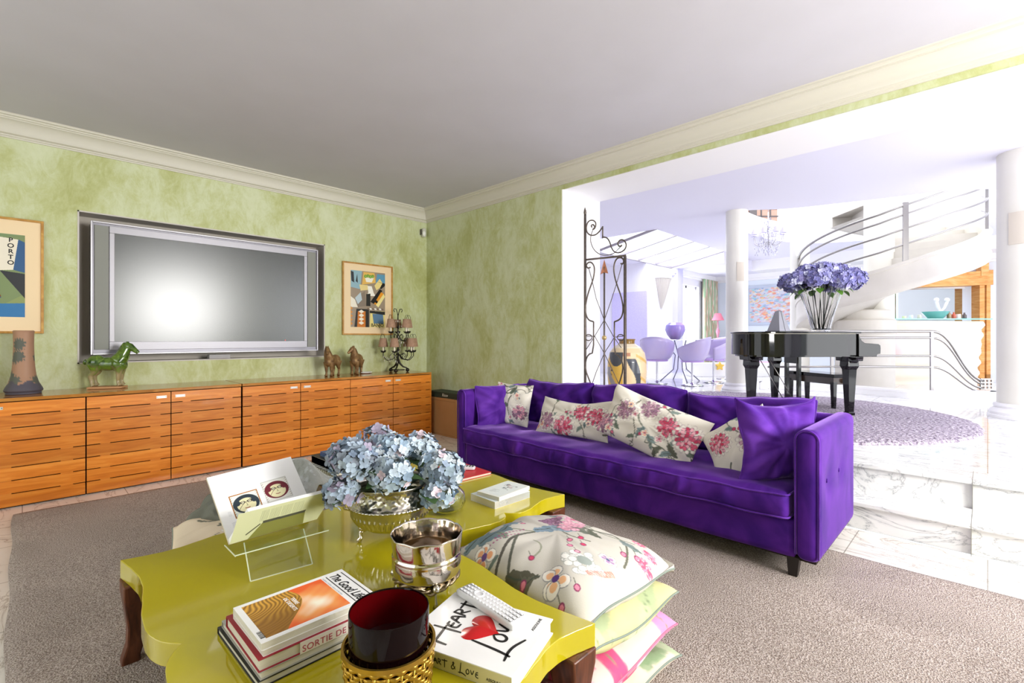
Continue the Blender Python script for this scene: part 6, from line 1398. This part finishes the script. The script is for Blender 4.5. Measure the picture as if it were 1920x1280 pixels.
# ------------------------------------------------------------ bar with glass top, glassware, orange back-bar
def camframe(d, px=960): c = at_d(px,633,d); return Matrix(((_c,-_s,0,c.x),(_s,_c,0,c.y),(0,0,1,0),(0,0,0,1)))
D1 = 9.6; k1 = D1/905
bar = thing('bar_counter', 'curved cream bar counter with rippled front and aqua glass top, right of the staircase', 'bar', M=camframe(D1,1760))
b = MB(); vs = []; n1,n2 = 24,30
for j in range(n2+1):
    z = FL+(1.63-FL)*j/n2; q = .05*math.sin(j/n2*5*2*PI)*.35; xr = (1845-1760)*k1-(1-j/n2)*.18*1.0+.02*math.sin(j*1.4); xl = (1600-1760)*k1
    for i in range(n1+1): u = i/n1; vs.append((xl+(xr-xl)*u, -.10*math.sin(PI*u)+q-.05*(1-j/n2), z))
b.add(vs, [(j*(n1+1)+i,j*(n1+1)+i+1,(j+1)*(n1+1)+i+1,(j+1)*(n1+1)+i) for j in range(n2) for i in range(n1)])
b.box((1600-1760)*k1,(1825-1760)*k1,.06,.5,FL,1.62); obj('body', b, mat('cream stone','#e6dacb',.5,noise=2,col2='#dccfbd'), bar, angle=60)
obj('glass_top', MB().rbox((1850-1655)*k1,.62,.03,.01,(12,6,2),c=((1752-1760)*k1,.18,1.668)), mat('aqua glass','#8fd8d0',.05,spec=.7), bar)
def onbar(px,dy=0): return Mb_ @ Vector(((px-1760)*k1,.12+dy,1.684))
Mb_ = camframe(D1,1760); M_aq = mat('aqua cut glass','#8ccfca',.08,trans=.3)
t = thing('glass_bowl','wide aqua cut-glass bowl on the bar','bowl', onbar(1764)); obj('body', MB().lathe([(0,.0),(.11,.0),(.13,.02),(.22,.135),(.225,.14),(.21,.135),(.12,.03),(0,.02)],32,rib=lambda a,k,z:1+.03*abs(math.sin(a*9))), M_aq, t, angle=0)
glab = [('small clear tumbler on the bar, left of the aqua bowl',1716,'#dfe6e8',.07),('beige mug on the bar beside the aqua bowl',1732,'#d9cdbf',.08),('red-topped bottle on the bar right of the aqua bowl',1797,'#c9604a',.13),('white round jar on the bar, near its right end',1806,'#f0e8e4',.09),('dark small bottle on the bar, farthest right',1817,'#5c5050',.12),('yellowish glass at the left end of the bar',1703,'#dfe2b4',.05),('amber bottle on the bar right beside the aqua bowl',1788,'#a98a6a',.15)]
for lab,px_,cl,hh in glab:
    o = obj('bottle' if hh>.1 else 'glass', MB().lathe([(0,0),(.035,0),(.038,.01),(.036,hh*.6),(.016 if hh>.1 else .036,hh*.75),(.014 if hh>.1 else .037,hh),(0,hh)],16), mat('bar '+cl,cl,.2)); o.location = onbar(px_, -.02); tag(o,lab,'bottle' if hh>.1 else 'glass','glassware on the bar')
t = thing('figurine','white branching ornament standing in front of the mirror on the bar','ornament', onbar(1780,.08)); b = MB()
b.tube([(0,0,0),(.01,0,.12),(-.04,0,.25),(-.06,0,.36)],[.02,.022,.03,.03],10); b.tube([(.0,0,.14),(.06,0,.22),(.10,0,.34)],[.02,.022,.028],10); b.ball((-.06,0,.39),.045,12,8); b.ball((.10,0,.38),.045,12,8); obj('body', b, M_white, t)
D2 = 10.9; k2 = D2/905
cb = thing('back_bar_cabinet', 'orange wooden wall unit with mirror and glass shelves behind the bar', 'cabinet', M=camframe(D2,1780)); X_ = lambda p: (p-1780)*k2; Z_ = lambda y: 1.30+(633-y)*k2
M_or = wood_mat('honey pine','#e8a860','#d9914a','#f0bd7c',.4,scale=(1,1,6)); 
b = MB(); b.add([(X_(1700),0,Z_(540)),(X_(1856),0,Z_(535)),(X_(1852),0,Z_(507)),(X_(1790),0,Z_(513)),(X_(1740),0,Z_(524))],[(0,1,2,3,4)]); b.prism([(X_(1700),Z_(541)),(X_(1856),Z_(536)),(X_(1852),Z_(508)),(X_(1785),Z_(514)),(X_(1735),Z_(526))],-.35,.05,Matrix(((1,0,0,0),(0,0,1,0),(0,1,0,0),(0,0,0,1)))); obj('pediment', b, M_or, cb, smooth=False)
obj('upright', MB().box(X_(1813),X_(1822),-.3,.05,FL,Z_(537)), M_or, cb, smooth=False)
obj('mirror', MB().box(X_(1680),X_(1812),.0,.03,1.5,Z_(541)), mat('mirror','#dfe6e2',.03,metal=1), cb, smooth=False); obj('mirror_frame', MB().box(X_(1680),X_(1813),-.03,.03,Z_(541),Z_(537)).box(X_(1808),X_(1813),-.03,.03,1.5,Z_(541)), M_white, cb, smooth=False)
b = MB(); b.box(X_(1824),X_(1832),-.32,.05,FL,Z_(524)); b.box(X_(1905),X_(1912),-.32,.05,FL,Z_(524)); b.box(X_(1824),X_(1912),-.32,.05,Z_(529),Z_(522)); b.box(X_(1824),X_(1912),.02,.05,FL,Z_(524)); b.box(X_(1824),X_(1912),-.32,.05,FL,FL+.12); obj('carcase', b, M_or, cb, smooth=False)
obj('back_panel', MB().box(X_(1832),X_(1905),.0,.02,Z_(625),Z_(529)), mat('mauve back panel','#b3a0a6',.6), cb, smooth=False)
for y in (550,574,597,655,671,688): obj('shelf', MB().box(X_(1832),X_(1905),-.30,.02,Z_(y)-.012,Z_(y)+.012), M_or, cb, smooth=False)
rg = random.Random(31); gl0 = None; Mc_ = camframe(D2,1780); names = {550:'top shelf',574:'second shelf',597:'third shelf',671:'lower shelf',688:'lowest shelf'}
for y in (550,574,597,671,688):
    for j in range(4):
        p = Mc_@Vector((X_(1837+5.5*j),-.2+.04*(j%2),Z_(y)+.013))
        if gl0 is None: gl0 = obj('wine_glass', MB().lathe([(0,0),(.028,0),(.03,.004),(.005,.01),(.005,.06),(.03,.09),(.033,.12),(.028,.155),(.026,.155),(.03,.12),(0,.085)],12), mat('pale glassware','#e9e6ea',.1)); o = gl0
        else: o = gl0.copy(); C.objects.link(o)
        o.location = p; tag(o,'%s small glass on the %s of the orange wall unit'%(('leftmost','second','third','rightmost')[j],names[y]),'glass','glasses on the %s of the wall unit'%names[y])
o = obj('roof_beam', MB().box(-.07,.07,-.9,.9,-.08,.08), M_or, smooth=False); o.matrix_basis = Matrix.Translation(at_d(1842,492,10.6))@Matrix.Rotation(YAW,4,'Z')@Matrix.Rotation(R(90),4,'X')@Matrix.Rotation(R(-12),4,'Y')@Matrix.Scale(.33,4,(0,1,0))@Matrix.Scale(1,4); tag(o,'short slanting honey-coloured beam above the orange wall unit','beam')
bs = obj('seat_dome', MB().lathe([(0,.42),(.16,.40),(.27,.32),(.31,.20),(.28,.08),(.2,.0),(0,0)],32), mat('shell pink plaster','#e6d3d2',.5)); bs.location = at_d(1668,664,9.35); tag(bs,'pale pink dome of an egg-shaped seat peeping out beside the stair column','seat')  # the dome is a pink seat shell, no lamp
# ------------------------------------------------------------ dining end
dt = thing('glass_dining_table','round glass dining table with bent metal legs under the purple vase','dining table', at_z(1275,714,FL)); dt.location.z = FL
obj('top', MB().lathe([(0,.885),(.66,.885),(.665,.878),(.66,.87),(0,.87)],48), mat('table glass','#dfe2f4',.05,trans=.8,ior=1.3), dt)
for k in range(4):
    a = R(45+90*k); d = Vector((math.cos(a),math.sin(a),0)); obj('leg', MB().tube([d*.35+Vector((0,0,.87)),d*.10+Vector((0,0,.55)),d*.14+Vector((0,0,.25)),d*.42+Vector((0,0,.0))],.012,8), mat('grey metal leg','#9a98ac',.4) if k==0 else bpy.data.materials['grey metal leg'], dt, angle=0)
M_chr = mat('lavender acrylic shell','#d4c9fb',.15,trans=.3,noise=3,col2='#e3d2f8'); ch0 = None
def chair(px, d, face, lab):
    global ch0
    p = at_d(px,714,d); p.z = FL
    if ch0 is None:
        t = thing('dining_chair', lab, 'chair', p, face, 'lavender tub chairs round the glass table'); b = MB(); n,m_ = 28,10; vs=[]
        for j in range(m_+1):
            v = j/m_
            for i in range(n+1):
                a = -2.35+4.7*i/n; hgt = .42+.06*math.cos(a*.7); r = .10+.20*math.sin(v*PI/2)**.7+.03*v; z = .46+v**1.7*(hgt-.0)*(.55+.45*math.cos(a*.62)); vs.append((-r*math.cos(a), r*math.sin(a), z))
        b.add(vs,[(j*(n+1)+i,j*(n+1)+i+1,(j+1)*(n+1)+i+1,(j+1)*(n+1)+i) for j in range(m_) for i in range(n)]); o = obj('shell', b, M_chr, t, angle=0); s_ = o.modifiers.new('thick','SOLIDIFY'); s_.thickness=.012
        obj('seat_pad', MB().lathe([(0,.50),(.20,.49),(.215,.47),(.2,.45),(0,.45)],32), mat('mauve pad','#c8a8e8',.6), t)
        obj('pedestal', MB().lathe([(0,.46),(.03,.46),(.022,.40),(.020,.06),(.05,.03),(.20,.018),(.21,.006),(.20,0),(0,0)],32), M_chrome, t); ch0 = t; return t
    return dup(ch0, p, face, lab)
chair(1232,9.75,YAW+R(60),'lavender tub chair nearest the painted jar, at the left of the glass table'); chair(1298,9.3,YAW+R(150),'lavender tub chair directly in front of the glass table'); chair(1338,9.9,YAW+R(200),'lavender tub chair at the right of the glass table, beside the column'); chair(1362,10.8,YAW+R(215),'lavender tub chair mostly hidden behind the column')
p = dt.location.copy()+Vector((-.09,-.09,0)); p = at_d(1266,636,(p.x*-_s+p.y*_c)); p.z = FL+.886
o = obj('purple_vase', MB().lathe([(0,0),(.09,0),(.10,.01),(.17,.10),(.205,.20),(.19,.30),(.13,.355),(.09,.345),(.085,.33),(.12,.335),(.17,.29),(.18,.2),(.1,.03),(0,.02)],48), mat('lilac glass','#8f8fe6',.1,noise=2,col2='#c49ae2',coat=1)); o.location=p; tag(o,'round glossy lilac glass vase on the glass dining table','vase')
# pleated half-cone wall light
t = thing('wall_sconce','white pleated half-cone wall light on the lavender wall','wall light',(-5.995,11.55,2.05)); b = MB(); n=60; vs=[]
for j,(r,z) in enumerate(((.31,.76),(.27,.66),(.19,.42),(.10,.16),(.03,.0))):
    for i in range(n+1): a = -PI/2+PI*i/n; q = r*(1+.05*math.sin(a*38)); vs.append((q*math.cos(a)*.75,q*math.sin(a),z))
b.add(vs,[(j*(n+1)+i,j*(n+1)+i+1,(j+1)*(n+1)+i+1,(j+1)*(n+1)+i) for j in range(4) for i in range(n)]); obj('pleated_shade', b, mat('white pleats','#c9c2bc',.7), t, angle=0); obj('top_ring', MB().tube([(.235*math.cos(a),.315*math.sin(a),.765) for a in np.linspace(-PI/2,PI/2,20)],.01,6), mat('grey ring','#b8b2b2',.5), t, angle=0)
# mauve canvas on the return wall, far painting, curtains, pink lamp
o = obj('mauve_panel', MB().box(0,1.0,-.03,0,0,1.95), mat('speckled mauve canvas','#c6bdf2',.8,noise=60,col2='#d8d2f6'), smooth=False); q = at_y(1148,740,10.77); o.location=(q.x,10.785,FL+.12); tag(o,'tall speckled mauve canvas hanging on the wall behind the gate','painting')
o = obj('purple_pole', MB().lathe([(0,0),(.02,0),(.02,1.25),(.03,1.26),(.03,2.3),(0,2.3)],12), mat('purple pole','#8a6a9a',.5)); q = at_d(1121,740,7.6); o.location=(q.x,q.y,FL); tag(o,'thin purple and brown pole standing behind the gate','pole')
cv = Cv(1.30,.98,'#cfd0dc',200); rg = random.Random(41)
for k in range(420):
    x,y = rg.uniform(0,1.3),rg.uniform(0,.98); c = rg.choice(('#ee8a5a','#f2c45a','#6fa9d6','#8a9ac4','#f4e6cc','#e0b6a4','#8fd0d8','#c9c4e2','#e87a5a')); cv.disc(x,y,rg.uniform(.02,.08),c,ry=rg.uniform(.01,.03),rot=rg.uniform(-.5,.7),al=.6)
t = thing('abstract_painting','colourful orange and blue abstract painting on the far hall wall','painting',(-4.28,14.86,2.23)); pm = painted('canvas', cv, vmat('oil paint',.6), t, Matrix(((1,0,0,-.65),(0,0,-1,-.03),(0,1,0,-.49),(0,0,0,1))))
obj('frame', MB().box(-.72,.72,-.02,.03,-.56,.56), mat('pale blue frame','#bfc9dc',.5), t, smooth=False)
b = MB(); n=90; vs=[]
for j in range(2):
    for i in range(n+1): y = 13.85+.95*i/n; vs.append((-5.86+.05*math.sin(i*.75),y,FL+.02+j*2.6))
b.add(vs,[(i,i+1,n+2+i,n+1+i) for i in range(n)]); m = mat('striped curtain','#dfe8d4',.8); N,L,bb = mnode(m); wv = N.new('ShaderNodeTexWave'); wv.bands_direction='Y'; wv.inputs['Scale'].default_value=2.2; wv.inputs['Distortion'].default_value=4; L.new(N['Texture Coordinate'].outputs['Object'],wv.inputs[0]); rr = N.new('ShaderNodeValToRGB'); e=rr.color_ramp.elements; e[0].color=lin('#9fc49a')+(1,); e[1].color=lin('#f0ead8')+(1,); q_=e.new(.7); q_.color=lin('#d8b8a4')+(1,); L.new(wv.outputs[0],rr.inputs[0]); L.new(rr.outputs[0],bb.inputs['Base Color'])
o = obj('curtain', b, m, angle=0); s_ = o.modifiers.new('thick','SOLIDIFY'); s_.thickness=.01; tag(o,'green and cream striped curtain beside the bright window','curtain')
q = at_y(1346,600,14.0); t = thing('pink_lamp','small table lamp with a pink shade near the curtain, left of the column','lamp',(q.x,14.0,FL))
obj('lamp_shade', MB().lathe([(.17,1.42),(.08,1.62),(.075,1.62),(.165,1.42)],24), mat('pink shade','#f08ca0',.7), t, angle=0); obj('stem', MB().lathe([(0,1.5),(.012,1.5),(.02,1.2),(.06,1.1),(.03,1.0),(.012,.9),(.012,.05),(.14,.02),(.14,0),(0,0)],16), mat('rose stem','#d890a8',.5), t)
t = thing('chandelier','crystal chandelier with lavender shades hanging beside the column','chandelier',(-2.70,9.05,2.72))
b = MB(); b.tube([(0,0,.15),(0,0,.75)],.012,6)
for k in range(8):
    a = k*PI/4; d = Vector((math.cos(a),math.sin(a),0)); b.tube([(0,0,.25),d*.12+Vector((0,0,.16)),d*.22+Vector((0,0,.22)),d*.24+Vector((0,0,.34))],.007,5)
obj('frame', b, mat('pale metal','#c9c6cf',.3,metal=.6), t, angle=0); sh=None
for k in range(8):
    a = k*PI/4; d = Vector((math.cos(a),math.sin(a),0))*.24
    if sh is None: sh = obj('lamp_shade', MB().lathe([(.045,0),(.028,.09)],12), mat('lavender shade','#dedaf4',.7), t, angle=0, M=Matrix.Translation(d+Vector((0,0,.36))))
    else: c = sh.copy(); C.objects.link(c); c.parent=t; c.matrix_basis = Matrix.Translation(d+Vector((0,0,.36)))
b = MB(); rg = random.Random(9)
for k in range(170):
    a=rg.uniform(0,6.28); z=rg.uniform(0,.62); r = rg.uniform(.0,.26)*(1 if z<.4 else .4); c=Vector((r*math.cos(a),r*math.sin(a),z)); h=rg.uniform(.012,.028)
    b.add([c+Vector((0,0,h)),c+Vector((.009,0,0)),c+Vector((0,.009,0)),c+Vector((-.009,0,0)),c+Vector((0,-.009,0)),c-Vector((0,0,h))],[(0,1,2),(0,2,3),(0,3,4),(0,4,1),(5,2,1),(5,3,2),(5,4,3),(5,1,4)])
obj('crystals', b, mat('crystal drops','#c9c9dc',.08,metal=.5), t, smooth=False)['kind']='stuff'
obj('chain', MB().tube([(0,0,.74),(0,0,3.0)],.006,5), mat('pale chain','#c9c6cf',.4), t, angle=0)
# brick-coloured panelled screen on the upper storey
t = thing('upper_window','brown panelled shutter with dark bars on the upper storey above the chandelier','window', at_d(1436,408,12.75), YAW)
obj('shutter', MB().box(-.62,.62,0,.04,-.35,.42), mat('terracotta shutter','#b08e7c',.7), t, smooth=False); b = MB()
for k in range(6): b.box(-.62+.24*k,-.59+.24*k,-.02,0,-.35,.42)
b.box(-.62,.62,-.02,0,.02,.05); b.box(-.62,.62,-.02,0,.22,.25); b.box(-.45,-.25,-.03,0,-.35,.42); obj('bars', b, mat('dark bars','#5c5654',.6), t, smooth=False)
# far low furniture glimpsed between piano legs
t = thing('pink_pouf','low pink pouf far behind the piano legs','pouf', at_d(1432,700,11.8)); t.location.z=FL; obj('body', MB().lathe([(0,.34),(.3,.33),(.38,.26),(.38,.06),(.34,0),(0,0)],32), mat('pink fabric','#efb0cc',.8), t)
t = thing('white_bench','low white bench with a yellow star cushion beyond the dining chairs','bench', at_d(1400,700,11.6), YAW); t.location.z=FL; obj('body', MB().box(-1.4,1.0,-.2,.2,.0,.32), M_white, t, smooth=False, bevel=.01); obj('star_cushion', MB().prism([(.11*(1 if k%2==0 else .5)*math.cos(k*PI/5+.3),.11*(1 if k%2==0 else .5)*math.sin(k*PI/5+.3)) for k in range(10)],-.03,.03,Matrix.Translation((-.75,-.24,.25))@Matrix.Rotation(R(90),4,'X')), mat('yellow felt','#f2c95a',.8), t, smooth=False, bevel=.01)
